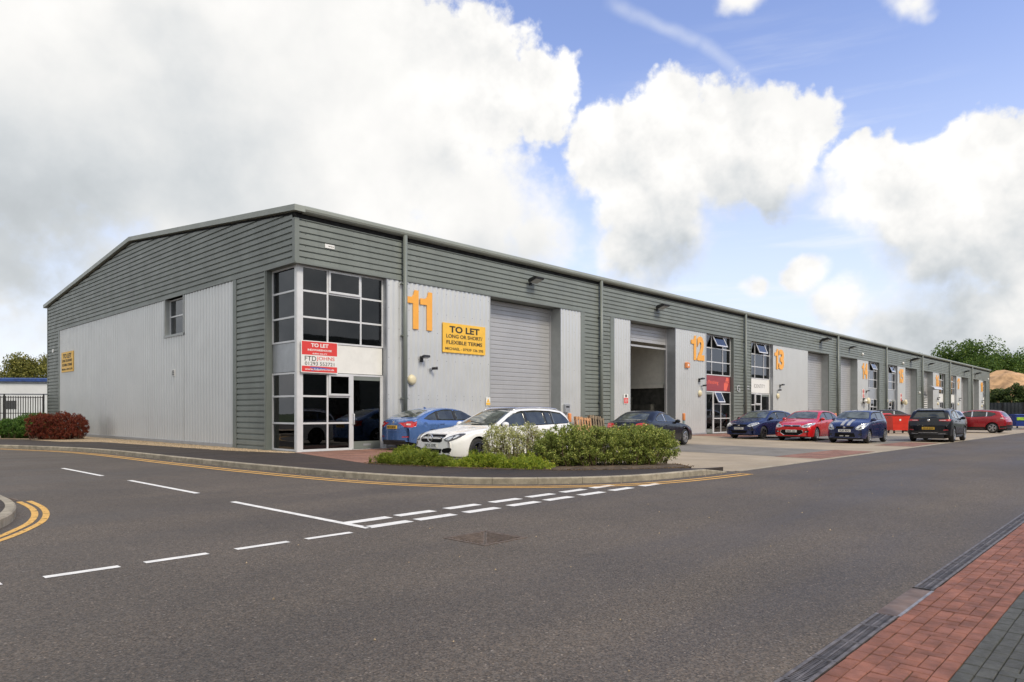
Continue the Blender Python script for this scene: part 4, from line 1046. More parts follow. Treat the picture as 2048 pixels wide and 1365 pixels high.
def focus(name, label, loc, head, pnt, txt, newer):
    c = Car(name, label, 'car', loc, head, FOCUS, pnt)
    c.glass([(1.30,1.0),(1.65,1.20),(1.98,1.345),(2.35,1.40),(2.8,1.40),(3.25,1.355),(3.65,1.23),(3.86,1.09),(3.5,1.035),(2.4,1.0)], [2.32, 3.20], BLACK)
    c.lay('windscreen', 'F', [(-.74,1.06),(.74,1.06),(.69,1.16),(.57,1.375),(0,1.415),(-.57,1.375),(-.69,1.16)], CGLASSL, nu=18, nv=10)
    c.lay('rear_window', 'B', [(-.60,1.06),(.60,1.06),(.50,1.30),(-.50,1.30)], CGLASS)
    if newer:
        for m in (1, -1):
            o = c.lay('headlamp', 'F', [(m*a, b) for a, b in [(.40,.70),(.55,.64),(.77,.645),(.89,.75),(.895,.88),(.80,.86),(.60,.79)]], HEADL, off=.006, nu=14, rnd=1)
            c.lay('lamp_surround', 'F', [(m*a, b) for a, b in [(.52,.695),(.64,.685),(.70,.74),(.60,.755)]], HEADD, off=.009, parent=o, rnd=1)
            fo = c.lay('fog_lamp', 'F', [(m*a, b) for a, b in [(.56,.40),(.78,.42),(.80,.50),(.58,.48)]], BLACK, off=.005, rnd=1)
            c.lay('fog_lens', 'F', [(m*a, b) for a, b in [(.63,.42),(.71,.425),(.71,.475),(.63,.47)]], HEADL, off=.01, parent=fo, rnd=1, nu=6)
        c.lay('grille_frame', 'F', [(-.40,.68),(.40,.68),(.43,.765),(-.43,.765)], CHROME, off=.006); c.lay('grille', 'F', [(-.36,.69),(.36,.69),(.385,.738),(-.385,.738)], GRILL, off=.012)
        c.lay('intake_frame', 'F', [(-.36,.275),(.36,.275),(.56,.40),(.50,.535),(-.50,.535),(-.56,.40)], CHROME, off=.004, nu=16); c.lay('lower_grille', 'F', [(-.34,.292),(.34,.292),(.535,.40),(.48,.52),(-.48,.52),(-.535,.40)], GRILL, off=.008, nu=16)
        c.plate('F', .475, txt, PLATEW)
    else:
        for m in (1, -1):
            o = c.lay('headlamp', 'F', [(m*a, b) for a, b in [(.44,.64),(.66,.62),(.82,.68),(.88,.81),(.80,.84),(.54,.785)]], HEADL, off=.006, nu=14, rnd=1)
            c.lay('lamp_surround', 'F', [(m*a, b) for a, b in [(.54,.675),(.63,.675),(.65,.735),(.57,.735)]], HEADD, off=.009, parent=o, rnd=1)
        c.lay('grille', 'F', [(-.40,.63),(.40,.63),(.45,.745),(-.45,.745)], GRILL, off=.006); c.strip('F', [(-.42,.73),(.42,.73),(.43,.75),(-.43,.75)], P_NAVY, 'grille_lip', .012)
        c.lay('lower_grille', 'F', [(-.40,.285),(.40,.285),(.46,.43),(-.46,.43)], GRILL, off=.005)
        c.strip('F', [(-.80,.44),(-.48,.44),(-.48,.485),(-.80,.485)], BLACK, 'bumper_strip'); c.strip('F', [(.48,.44),(.80,.44),(.80,.485),(.48,.485)], BLACK, 'bumper_strip')
        c.plate('F', .535, txt, PLATEW)
    x = c.hit('F', 0, .715 if newer else .69)[0].x+.014
    MB().lathe([(.06, 0), (.06, .01), (.004, .012)], 20, Matrix.Translation((x, 0, .715 if newer else .69)) @ Matrix.Diagonal((1, 1.1, .42, 1)) @ Matrix.Rotation(R(90), 4, 'Y')).build('oval_badge', CHROME, c.root, True)
    c.seams([[(1.32,1.0),(1.26,.6),(1.32,.28)], [(2.34,1.0),(2.34,.28)], [(3.16,1.0),(3.26,.70),(3.08,.5)], [(1.3,.28),(2.95,.28)]])
    c.handles([(2.08,.88),(2.92,.90)]); c.mirrors(1.50, 1.04, pnt if newer else BLACK); c.wheels(RIM if newer else RIMD, 7 if newer else 5, 'single')
    h = c.hit('T', c.X(2.15), 0)[0]; MB().tube([h, h+Vector((-.12, 0, .16))], .006, 5).build('roof_aerial', BLACK, c.root)
    c.wiper([('F', .62, 1.075), ('F', .1, 1.085), ('F', -.3, 1.13)])
    c.mirror('tail_lamp', 'B', [(.60,.95),(.82,.95),(.70,1.2),(.62,1.2)], TAILR)
    c.lay('bonnet_gap', 'T', [(c.X(.25),.62),(c.X(1.15),.76),(c.X(1.15),.752),(c.X(.25),.612)], BLACK, off=.001, nv=1); c.lay('bonnet_gap', 'T', [(c.X(.25),-.62),(c.X(1.15),-.76),(c.X(1.15),-.752),(c.X(.25),-.612)], BLACK, off=.001, nv=1)
    return c
SWIFT = dict(L=3.70, W=.845, wb=2.39, oh=.74, wr=.30, sill=.21, bow=.17, er=.26, tumble=.40,
  top=[(0,.66),(.04,.76),(.15,.85),(.4,.945),(.75,1.015),(.92,1.06),(1.05,1.12),(1.58,1.42),(1.8,1.475),(2.3,1.50),(2.9,1.48),(3.3,1.42),(3.45,1.30),(3.56,1.03),(3.64,.90),(3.68,.75),(3.70,.6)],
  belt=[(0,.58),(.2,.76),(.5,.88),(1.0,.95),(2.0,.99),(3.0,1.02),(3.5,1.0),(3.7,.75)])
def swift(loc, head):
    c = Car('small_hatchback', 'dark blue small hatchback with two silver racing stripes over its bonnet', 'car', loc, head, SWIFT, P_NAVY2)
    c.glass([(1.10,1.03),(1.35,1.22),(1.62,1.36),(1.95,1.405),(2.5,1.42),(3.0,1.39),(3.22,1.22),(3.28,1.08),(2.2,1.045)], [2.06, 2.86], BLACK)
    c.lay('windscreen', 'F', [(-.70,1.10),(.70,1.10),(.67,1.18),(.585,1.385),(0,1.43),(-.585,1.385),(-.67,1.18)], CGLASSL, nu=18, nv=10)
    for m in (1, -1):
        c.lay('bonnet_stripe', 'T', [(c.X(.10),m*.06),(c.X(.10),m*.20),(c.X(.90),m*.215),(c.X(.90),m*.06)], STRIPE, off=.003)
        c.lay('roof_stripe', 'T', [(c.X(1.72),m*.06),(c.X(1.72),m*.25),(c.X(3.2),m*.25),(c.X(3.2),m*.06)], STRIPE, off=.003)
        o = c.lay('headlamp', 'F', [(m*a, b) for a, b in [(.42,.63),(.62,.59),(.79,.69),(.84,.90),(.74,.91),(.54,.80)]], HEADL, off=.006, nu=14, rnd=1)
        c.lay('lamp_surround', 'F', [(m*a, b) for a, b in [(.56,.66),(.66,.66),(.70,.72),(.63,.735)]], HEADD, off=.009, parent=o, rnd=1)
        c.lay('fog_lamp', 'F', [(m*a, b) for a, b in [(.55,.36),(.70,.37),(.70,.44),(.56,.44)]], BLACK, off=.006, rnd=1)
    c.lay('grille', 'F', [(-.36,.66),(.36,.66),(.42,.755),(-.42,.755)], GRILL, off=.006); c.lay('lower_grille', 'F', [(-.44,.29),(.44,.29),(.40,.46),(-.40,.46)], GRILL, off=.006)
    for m in (1, -1): c.strip('F', [(m*.04,.315),(m*.20,.315),(m*.20,.36),(m*.04,.36)], STRIPE, 'lower_stripe', .012)
    x = c.hit('F', 0, .71)[0].x+.014; inst('lettering', text_mesh('S', .10, .085, CHROME, .04, .012), c.root, M=NOSEP(x+.006, 0, .715)).name = 'badge'
    c.plate('F', .565, 'YL07 RPO', PLATEW)
    c.seams([[(1.10,1.03),(1.06,.6),(1.12,.30)], [(2.06,1.03),(2.06,.30)], [(2.82,1.03),(2.86,.7),(2.72,.5)], [(1.1,.30),(2.6,.30)]])
    c.handles([(1.80,.90)]); c.mirrors(1.30, 1.06); c.wheels(RIM, 8, 'single')
    h = c.hit('T', c.X(1.78), 0)[0]; MB().tube([h, h+Vector((-.05, 0, .08))], .006, 5).build('roof_aerial', BLACK, c.root)
    c.lay('rear_window', 'B', [(-.56,1.08),(.56,1.08),(.50,1.34),(-.50,1.34)], CGLASS); c.mirror('tail_lamp', 'B', [(.60,.80),(.80,.80),(.76,1.05),(.62,1.05)], TAILR)
    c.wiper([('F', .58, 1.11), ('F', .1, 1.12), ('F', -.25, 1.16)])
    return c
SUV = dict(L=4.48, W=.925, wb=2.675, oh=.91, wr=.355, sill=.27, bowr=.13, tumble=.42,
  top=[(0,.74),(.05,.85),(.25,.96),(.6,1.03),(1.05,1.09),(1.22,1.14),(1.9,1.49),(2.15,1.56),(2.7,1.60),(3.4,1.575),(3.95,1.515),(4.06,1.47),(4.30,1.16),(4.38,1.06),(4.45,.95),(4.48,.62)],
  belt=[(0,.62),(.2,.80),(.6,.93),(1.2,1.0),(2.2,1.03),(3.4,1.08),(4.1,1.10),(4.35,1.0),(4.48,.7)])
def suv(loc, head):
    c = Car('sport_utility_car', 'black sport utility car with yellow rear plate seen from behind', 'car', loc, head, SUV, P_BLACK)
    c.glass([(1.30,1.10),(1.65,1.30),(1.95,1.445),(2.3,1.505),(2.9,1.505),(3.4,1.455),(3.72,1.33),(3.86,1.17),(2.6,1.10)], [2.40, 3.30], BLACK)
    c.lay('windscreen', 'F', [(-.72,1.17),(.72,1.17),(.60,1.47),(-.60,1.47)], CGLASSL)
    c.lay('rear_window', 'B', [(-.66,1.14),(.66,1.14),(.62,1.26),(.54,1.43),(-.54,1.43),(-.62,1.26)], CGLASS, nu=16, nv=8)
    c.lay('roof_spoiler', 'B', [(-.58,1.455),(.58,1.455),(.55,1.49),(-.55,1.49)], P_BLACK, off=.06, nv=3)
    for m in (1, -1):
        o = c.lay('tail_lamp', 'B', [(m*a, b) for a, b in [(.42,1.0),(.86,.99),(.88,1.075),(.80,1.09),(.42,1.055)]], TAILR, off=.008, nu=14)
        c.lay('lamp_band', 'B', [(m*a, b) for a, b in [(.46,1.022),(.70,1.022),(.70,1.045),(.46,1.042)]], TAILW, off=.012, parent=o, nv=2)
        c.lay('reflector', 'B', [(m*a, b) for a, b in [(.60,.56),(.80,.57),(.80,.61),(.62,.60)]], TAILR, off=.006, nv=2)
        c.lay('exhaust_trim', 'B', [(m*a, b) for a, b in [(.42,.385),(.70,.40),(.70,.43),(.42,.415)]], GALV, off=.012, nv=2)
    c.plate('B', .655, 'GD18 EWP', PLATEY)
    x = c.hit('B', 0, 1.02)[0].x-.012; MB().lathe([(.065, 0), (.065, .008), (.045, .014), (.004, .014)], 20, Matrix.Translation((x, 0, 1.02)) @ Matrix.Rotation(R(-90), 4, 'Y')).build('round_badge', CHROME, c.root, True)
    c.lay('bumper_lower', 'B', [(-.80,.37),(.80,.37),(.76,.53),(-.76,.53)], BLACK, off=.006); c.strip('B', [(-.40,.44),(.40,.44),(.40,.465),(-.40,.465)], GALV, 'bumper_trim', .012)
    for sg in (1, -1):
        pts = [c.hit('T', c.X(d), sg*.60)[0]+Vector((0, 0, .035)) for d in np.linspace(2.1, 3.9, 10)]; MB().tube(pts, .014, 6).build('roof_rail', GALV, c.root, True)
    c.seams([[(1.3,1.08),(1.26,.7),(1.34,.36)], [(2.42,1.08),(2.42,.36)], [(3.26,1.08),(3.30,.8),(3.12,.6)]])
    c.handles([(2.14,.96),(3.0,.98)]); c.mirrors(1.52, 1.13); c.wheels(RIM, 5); c.aerial(3.55)
    c.wiper([('B', .0, 1.13), ('B', -.12, 1.19), ('B', -.33, 1.20)]); c.mirror('headlamp', 'F', [(.50,.78),(.84,.82),(.84,.90),(.55,.86)], HEADL)
    c.both('sill_trim', c.sx([(1.35,.28),(3.2,.28),(3.2,.40),(1.35,.40)]), BLACK, off=.01, nv=2)
    return c
QASH = dict(SUV, L=4.37, W=.90, wb=2.646, oh=.86, wr=.345)
QASH['top'] = [(0,.72),(.05,.84),(.25,.95),(.6,1.02),(1.0,1.08),(1.15,1.13),(1.8,1.47),(2.05,1.54),(2.6,1.58),(3.3,1.555),(3.8,1.50),(3.92,1.45),(4.18,1.12),(4.28,1.02),(4.34,.9),(4.37,.62)]
def qash(name, label, loc, head, pnt, txt=None):
    c = Car(name, label, 'car', loc, head, QASH, pnt)
    c.glass([(1.22,1.09),(1.6,1.30),(1.88,1.43),(2.25,1.485),(2.8,1.485),(3.3,1.435),(3.62,1.36),(3.72,1.27),(3.45,1.13),(2.4,1.085)], [2.30, 3.16], CHROME)
    c.lay('windscreen', 'F', [(-.70,1.15),(.70,1.15),(.58,1.45),(-.58,1.45)], CGLASSL)
    c.lay('rear_window', 'B', [(-.60,1.12),(.60,1.12),(.50,1.40),(-.50,1.40)], CGLASS)
    for m in (1, -1):
        c.lay('tail_lamp', 'B', [(m*a, b) for a, b in [(.55,.93),(.86,.93),(.87,1.06),(.58,1.05)]], TAILR, off=.008)
        c.lay('tail_lamp', 'R' if m < 0 else 'L', c.sx([(3.95,.98),(4.25,.94),(4.24,1.02),(4.0,1.06)]), TAILW, off=.006)
    c.lay('bumper_lower', 'B', [(-.80,.36),(.80,.36),(.78,.55),(-.78,.55)], BLACK, off=.006)
    if txt: c.plate('B', .72, txt, PLATEY)
    c.both('sill_trim', c.sx([(1.26,.28),(3.1,.28),(3.1,.40),(1.26,.40)]), BLACK, off=.012, nv=2)
    c.both('bumper_side', c.sx([(3.92,.32),(4.30,.34),(4.28,.50),(3.94,.48)]), BLACK, off=.008, nv=2)
    for sg in (1, -1):
        pts = [c.hit('T', c.X(d), sg*.58)[0]+Vector((0, 0, .035)) for d in np.linspace(2.0, 3.7, 10)]; MB().tube(pts, .014, 6).build('roof_rail', GALV, c.root, True)
    c.seams([[(1.22,1.08),(1.2,.7),(1.28,.40)], [(2.32,1.08),(2.32,.40)], [(3.12,1.08),(3.18,.8),(3.0,.6)]])
    c.handles([(2.05,.97),(2.88,.99)]); c.mirrors(1.46, 1.11); c.wheels(RIM, 5); c.mirror('headlamp', 'F', [(.50,.76),(.84,.80),(.84,.90),(.55,.86)], HEADL)
    return c
COUPE = dict(L=4.58, W=.91, wb=2.64, oh=.95, wr=.33, sill=.20, bowr=.18, tumble=.52,
  top=[(0,.60),(.05,.68),(.3,.79),(.8,.88),(1.3,.945),(1.48,.99),(2.2,1.325),(2.5,1.41),(2.85,1.44),(3.2,1.40),(3.6,1.22),(3.86,1.05),(4.05,1.01),(4.35,.985),(4.5,.95),(4.55,.82),(4.58,.6)],
  belt=[(0,.52),(.3,.70),(.8,.81),(1.4,.88),(2.4,.92),(3.6,.955),(4.3,.955),(4.5,.88),(4.58,.66)])
def coupe(loc, head):
    c = Car('coupe_car', 'black coupe with red tail lamps parked behind the clipped hedge', 'car', loc, head, COUPE, P_BLACK)
    c.glass([(1.52,.965),(1.9,1.17),(2.25,1.275),(2.6,1.325),(2.95,1.315),(3.3,1.20),(3.55,1.05),(3.4,.995),(2.6,.97)], [2.72], CHROME)
    c.lay('windscreen', 'F', [(-.70,1.01),(.70,1.01),(.56,1.28),(-.56,1.28)], CGLASSL)
    c.lay('rear_window', 'B', [(-.62,1.05),(.62,1.05),(.52,1.29),(0,1.32),(-.52,1.29)], CGLASSL, nu=16, nv=8)
    for m in (1, -1):
        c.lay('tail_lamp', 'B', [(m*a, b) for a, b in [(.48,.80),(.84,.78),(.87,.88),(.80,.945),(.48,.935)]], TAILR, off=.008, nu=14, rnd=1)
        c.lay('tail_lamp', 'R' if m < 0 else 'L', c.sx([(4.22,.80),(4.50,.75),(4.48,.86),(4.15,.915)]), TAILR, off=.006)
    c.strip('B', [(-.45,.80),(.45,.80),(.45,.82),(-.45,.82)], CHROME, 'boot_trim'); c.plate('B', .66, 'LB58 CXV', PLATEY)
    MB().lathe([(.06, 0), (.06, .01), (.004, .012)], 20, Matrix.Translation((c.hit('B', 0, .88)[0].x-.012, 0, .88)) @ Matrix.Diagonal((1, 1.2, .5, 1)) @ Matrix.Rotation(R(-90), 4, 'Y')).build('oval_badge', CHROME, c.root, True)
    c.seams([[(1.55,.95),(1.5,.6),(1.56,.28)], [(2.85,.95),(2.9,.6),(2.84,.28)]]); c.handles([(2.56,.83)])
    c.mirrors(1.74, .99); c.wheels(RIM, 5, 'single'); c.mirror('headlamp', 'F', [(.50,.60),(.84,.64),(.84,.74),(.55,.72)], HEADL)
    return c
def zc(y): return zf(y)+.004
estate((2.79, -6.30, zc(-6.2)), 179).root.scale.x = 1.035; octavia((5.25, -1.3, zc(-1.2)+.05), 1); coupe((13.2, -5.0, zc(-4.7)), 5)
focus('hatchback', 'navy blue hatchback parked nearest the wall with bright headlamps', (24.65, -4.65, zc(-4.4)), 173, P_NAVY, 'KR05 JPO', False)
focus('hatchback', 'bright red hatchback between the navy hatchback and the striped one', (24.2, -7.25, zc(-7.1)), 180, P_RED, 'EM60 AEC', True)
swift((23.4, -9.85, zc(-9.7)), 180); suv((28.1, -12.12, zc(-12)), 1.5)
qash('crossover_car', 'crimson crossover car standing side on beyond the black one', (46.3, -10.45, zc(-11)), 85, P_RED2)
qash('crossover_car', 'slate coloured crossover car behind the red wheeled bins', (49.5, -4.6, zc(-3.6)), -70, P_SLATE)
qash('crossover_car', 'silver crossover car mostly hidden behind the black one', (44.8, -8.1, zc(-7)+.03), 70, P_SILV)
focus('hatchback', 'red hatchback glimpsed between the black car and the crimson one', (57.6, -6.9, zc(-9.6)), 62, P_RED, 'GU11 LWK', True)
focus('hatchback', 'silver hatchback just past the tail of the crimson crossover', (56.3, -8.7, zc(-13)), 84, P_SILV, 'LD59 OYT', False)
# ------------------------------------------------------------------ numbers and signs on the terrace
def digit_one(w, h, t=.022):
    s = w*.46
    P = [(w-s, 0), (w, 0), (w, h), (w-s*.72, h), (w-s*.9, h-.12*h), (w-s*1.25, h-.185*h), (0, h-.185*h), (0, h-.345*h), (w-s, h-.345*h)]
    mb = MB(); mb.prism(P, lambda a, b: (a, b, 0), lambda a, b: (a, b, t)); return mb
NUMW = dict(zip(map(str, range(11, 19)), 'eleven twelve thirteen fourteen fifteen sixteen seventeen eighteen'.split()))
def number(txt, x, w, z=4.52, h=1.45):
    t = thing('unit_number', f'large orange number {NUMW[txt]} on the silver cladding', 'number', (x, -.012, z))
    F0 = FRONT(0, 0, 0)
    if txt == '11':
        for k, xo in enumerate((0, .66)): inst('digit', digit_one(.58, h).mesh('digit', ORANGE), t, M=FRONT(xo, 0, 0))
    else:
        inst('digit', digit_one(w*.36, h).mesh('digit', ORANGE), t, M=F0)
        inst('digit', text_mesh(txt[1], w*.54, h, ORANGE, .045, .022, 4), t, M=FRONT(w*.72, -.011, h/2))
number('11', 4.47, 1.24)
for n, x, w in (('12', 25.48, 1.6), ('13', 37.36, 1.66), ('14', 56.72, 1.6), ('15', 68.65, 1.65), ('16', 84.2, 1.6), ('17', 95.9, 1.5), ('18', 111.5, 1.6)): number(n, x, w)
def board(name, label, M, w, h, mat, rows, loc, t=.03):
    """rows: (text, width, height, centre x, centre y, material, bold)"""
    o = MB().box(-w/2, w/2, -h/2, h/2, 0, t).build(name, mat); o.matrix_world = M; tag(o, label, 'sign')
    for s, tw, th, cx_, cy_, m, b in rows: inst('lettering', text_mesh(s, tw, th, m, b, .006), o, M=Matrix.Translation((cx_, cy_, t+.003)))
    return o
def tolet(label, M):
    return board('to_let_sign', label, M, 2.3, 1.15, YELS, [('TO LET', 1.62, .26, 0, .34, INK, .03), ('LONG OR SHORT/', 1.95, .145, 0, .07, INK, .018),
        ('FLEXIBLE TERMS', 1.93, .145, 0, -.17, INK, .018), ('MICHAEL - 07939 136 295', 2.05, .105, 0, -.42, INK, .012)], None)
tolet('yellow to let sign on the silver wall beside the number eleven', FRONT(7.39, -.005, 4.33))
tolet('yellow to let sign at the far end of the gable wall', GABLE(-.005, 25.4, 4.32))
rs = board('agent_sign', 'red and white to let board fixed over the corner window', FRONT(.96, .13, 3.25), 1.37, 1.05, WHITES, [
    ('TO LET', .66, .125, .0, .385, WHITES, .035), ('IND/WAREHOUSE', .90, .066, 0, .225, WHITES, .025), ('4,806 SQ FT', .56, .055, 0, .105, WHITES, .02),
    ('FTD', .42, .155, -.345, -.06, INK, -.0), ('JOHNS', .68, .155, .22, -.06, REDS, -.0), ('01293 552721', 1.10, .115, 0, -.225, INK, -.005), ('www.ftdjohns.co.uk', 1.10, .095, 0, -.42, WHITES, .01)], None)
MB().box(-.66, .66, .06, .50, .03, .032).build('red_band', REDS, rs); MB().box(-.66, .66, -.50, -.31, .03, .032).build('red_band', REDS, rs)
sw = MB(); swp = [(-.40, -.345), (-.1, -.335), (.2, -.36), (.5, -.40), (.15, -.40), (-.15, -.43), (-.35, -.49), (-.2, -.41)]
sw.prism(swp, lambda a, b: (a, b, .0322), lambda a, b: (a, b, .0335)); sw.build('blue_swoosh', pm('swoosh_blue', (.10, .16, .55), .4), rs)
# shop boards over the doors
def shop(x0, x1): return FRONT((x0+x1)/2, .215, 3.24)
b = board('shop_sign', 'burgundy shop board with a salmon bag emblem above the open window', shop(27.45, 30.92), 3.42, .94, BURG, [('o Finishing', 1.62, .30, -.70, .03, SALMON, .01)], None, .012)
bag = MB(); P = [(.86, -.42), (1.22, -.42), (1.52, .10), (1.50, .36), (1.40, .42), (1.18, .40), (1.12, .25), (1.02, .12), (.90, .06), (.86, -.05)]
bag.prism(P, lambda a, b: (a, b, .0125), lambda a, b: (a, b, .018)); bag.build('bag_emblem', SALMON, b); inst('lettering', text_mesh('FTC', .5, .14, BURG, .02), b, M=Matrix.Translation((1.24, .10, .021)))
board('shop_sign', 'white shop board with thin grey lettering over the door of unit thirteen', shop(33.6, 37.0), 3.38, .94, WHITES, [('IDENTITY', 1.72, .25, .05, .0, pm('grey_ink', (.18, .18, .18), .6), -.018)], None, .012)
def plate(name, label, M, w, h, mat=WHITES, cat='sign', rows=()):
    return board(name, label, M, w, h, mat, rows, None, .012)
plate('notice', 'small white notice on the grey fascia above the corner window', FRONT(1.27, -.005, 6.97), .36, .13, rows=[('Danger fragile roof', .22, .03, .05, 0, INK, 0)])
plate('notice', 'small white plate on the grey gable corner', GABLE(-.005, 28.5, 5.14), .32, .2)
wn = plate('warning_sign', 'yellow and white warning notice by the first roller door', FRONT(8.72, -.005, 1.87), .25, .34)
MB().prism([(-.09, -.03), (.09, -.03), (0, .13)], lambda a, b: (a, b, .012), lambda a, b: (a, b, .016)).build('triangle', YELS, wn); MB().box(-.115, .115, -.15, -.05, .012, .016).build('yellow_band', YELS, wn)
rn = plate('warning_sign', 'red and white notice on the silver wall left of the open door', FRONT(18.74, -.005, 2.12), .42, .50)
MB().box(-.19, .19, -.23, .05, .012, .016).build('red_band', REDS, rn); MB().lathe([(.08, .012), (.08, .016), (.004, .016)], 20, Matrix.Translation((0, .15, 0))).build('symbol', INK, rn)
for k, dz in enumerate((-.02, -.09, -.16)): inst('lettering', text_mesh(('NO ENTRY', 'AUTHORISED', 'ONLY')[k], .28, .035, WHITES, .02), rn, M=Matrix.Translation((0, dz, .018)))
def prohib(label, x, z):
    p = plate('warning_sign', label, FRONT(x, -.005, z), .62, .85)
    for dy in (.22, -.2):
        n = 24; mb = MB(); mb.tube([(.17*math.cos(2*math.pi*k/n), dy+.17*math.sin(2*math.pi*k/n), .018) for k in range(n+1)], .025, 6, False).tube([(-.11, dy+.11, .018), (.11, dy-.11, .018)], .02, 6); mb.build('red_ring', REDS, p)
prohib('white notice with red prohibition rings under the number fourteen', 57.1, 3.15); prohib('white notice with red prohibition rings under the number fifteen', 69.4, 3.0)
# letters G and F on the cladding between units twelve and thirteen
for s, x, l in (('G', 31.6, 'pale letter G on the grey cladding left of the downpipe'), ('F', 32.95, 'pale letter F on the grey cladding right of the downpipe')):
    o = inst('sign_letter', text_mesh(s, .42, .42, SILV, .0, .03)); o.matrix_world = FRONT(x, -.04, 2.98); tag(o, l, 'letter')

# ------------------------------------------------------------------ lamps, alarms, vents and boxes on the walls
def flood(label, x, z, s=1., y=0.):
    t = thing('floodlight', label, 'floodlight', (x, y, z), 0, 'floodlights under the eaves'); t.scale = (s, s, s)
    MB().box(-.07, .07, -.03, 0, -.12, .12).tube([(0, -.02, 0), (0, -.26, .05)], .03, 6).build('bracket', BLACK, t)
    M = Matrix.Translation((0, -.30, .06)) @ Matrix.Rotation(R(-20), 4, 'X')
    MB().prism([(-.2,-.02),(.26,-.06),(.30,.0),(.22,.07),(-.1,.12),(-.2,.08)], lambda a, b: M @ Vector((-.26, -a, b)), lambda a, b: M @ Vector((.26, -a, b))).build('housing', BLACK, t)
    MB().box(-.22, .22, -.22, .14, -.064, -.05, M).build('lamp_glass', LAMPG, t)
for l, x, z, s in (('black floodlight above the first roller door', 11.35, 7.13, 1.), ('black floodlight above the open roller door', 21.75, 7.10, 1.1), ('black floodlight above the roller door of unit thirteen', 46.4, 7.15, 1.3),
    ('small black floodlight above the roller door of unit fourteen', 53.3, 7.05, .9), ('black floodlight above the roller door of unit fifteen', 73.2, 7.05, 1.5), ('small floodlight on the fascia of unit sixteen', 80.9, 7.0, 1.),
    ('floodlight on the fascia of unit seventeen', 100.2, 6.95, 1.2), ('floodlight nearest the far end of the terrace', 107.5, 6.95, 1.3)): flood(l, x, z, s)
def seclight(label, x, z):
    t = thing('security_light', label, 'security light', (x, 0, z), 0, 'security lights beside the doors')
    MB().box(-.06, .06, -.05, 0, -.16, .06).tube([(0, -.04, -.02), (.03, -.16, .0)], .025, 6).build('bracket', BLACK, t)
    M = Matrix.Translation((.05, -.2, .02)) @ Matrix.Rotation(R(-15), 4, 'X')
    MB().box(-.15, .15, -.09, .07, -.03, .06, M, .02).build('housing', BLACK, t); MB().box(-.12, .12, -.07, .05, -.04, -.028, M).build('lamp_glass', LAMPG, t)
def camera_(label, x, z):
    t = thing('security_camera', label, 'security camera', (x, 0, z), 0, 'security cameras beside the doors')
    MB().box(-.05, .05, -.02, 0, -.09, .02).tube([(0, -.01, -.05), (.02, -.12, -.04)], .014, 6).build('bracket', SILVD, t)
    MB().tube([(-.02, -.10, .0), (.16, -.22, .02)], [.05, .06], 10).build('barrel', BLACK, t, True)
def sounder(label, x, z):
    t = thing('alarm_disc', label, 'alarm', (x, 0, z), 0, 'round alarm sounders on the walls'); A = Matrix.Rotation(R(90), 4, 'X')
    MB().lathe([(.20, 0), (.20, .03), (.17, .09), (.10, .13), (.004, .135)], 24, A).build('cover', CREAM, t, True); MB().lathe([(.205, 0), (.205, .025), (.004, .026)], 24, A).build('back_plate', SILVD, t)
where = [('under the number eleven', 4.73, 2.62, 5.2, 3.47, 5.66, 3.08), ('under the number twelve', 26.5, 2.56, 26.45, 3.40, 26.75, 3.03), ('under the number thirteen', 37.9, 2.60, 38.3, 3.38, 37.85, 3.02), ('under the number sixteen', 85.2, 2.5, 85.1, 3.2, 84.7, 3.0), ('under the number seventeen', 96.3, 2.55, 97.0, 3.3, 96.5, 3.0), ('under the number eighteen', 112.3, 2.4, 112.5, 3.2, 112.0, 2.95)]
for w, a, b_, c, d_, e, f_ in where:
    sounder('cream round alarm sounder '+w, a, b_); seclight('black bracket lamp '+w, c, d_); camera_('small black camera '+w, e, f_)
seclight('black bracket lamp under the number fourteen', 57.9, 3.4); sounder('cream alarm disc beside the downpipe of unit fourteen', 64.3, 2.6)
o = thing('alarm_box', 'orange alarm box below the number twelve', 'alarm', (25.0, 0, 4.18))
MB().prism([(-.22,-.17),(.22,-.17),(.22,.12),(.12,.17),(-.12,.17),(-.22,.12)], lambda a, b: (a, 0, b), lambda a, b: (a*.9, -.1, b*.9)).build('cover', BOLO, o); MB().box(-.05, .09, -.108, -.1, -.06, .06).build('label_plate', WHITES, o)
o = thing('key_box', 'grey key box on the silver wall right of the first door', 'box', (13.82, 0, 1.62)); MB().box(-.17, .17, -.12, 0, -.2, .19, None, .03).build('case', SILVD, o); MB().box(-.12, .12, -.126, -.118, .02, .09).build('slot_plate', BLACK, o)
o = thing('wall_vent', 'small white louvred vent on the gable wall', 'vent', (0, 9.93, 3.08)); MB().box(-.03, 0, -.15, .15, -.14, .14).build('frame', WHITES, o)
for k in range(3): MB().box(-.04, -.028, -.11, .11, -.10+k*.075, -.06+k*.075).build('louvre', BLACK, o)
def horn(label, x, z, s):
    t = thing('exhaust_cowl', label, 'exhaust cowl', (x, 0, z)); A = Matrix.Rotation(R(90), 4, 'X')
    MB().lathe([(.16, 0), (.16, .2), (.26, .3), (.30, .42), (.22, .5), (.004, .5)], 18, A).build('cowl', CREAM, t, True)
    MB().tube([(0, -.25, 0), (s*.5, -.3, .0), (s*.75, -.3, -.05)], .12, 10).build('duct', WHITES, t, True); MB().box(-.3, .3, -.03, 0, -.25, .25).build('back_plate', BLACK, t)
horn('cream exhaust cowl with a white duct on unit fourteen', 57.3, 2.5, -1); horn('cream exhaust cowl with a white duct on unit fifteen', 69.7, 2.5, 1)
t = thing('door_canopy', 'pale curved canopy over the roller door of unit sixteen', 'canopy', (80.6, 0, 4.1)); mb = MB(); rows = []
for i in range(9):
    a = R(90)*i/8; rows.append([(-1.9*math.cos(a*.0)+k*.38, -1.1*math.sin(a), .45*math.cos(a)) for k in range(11)])
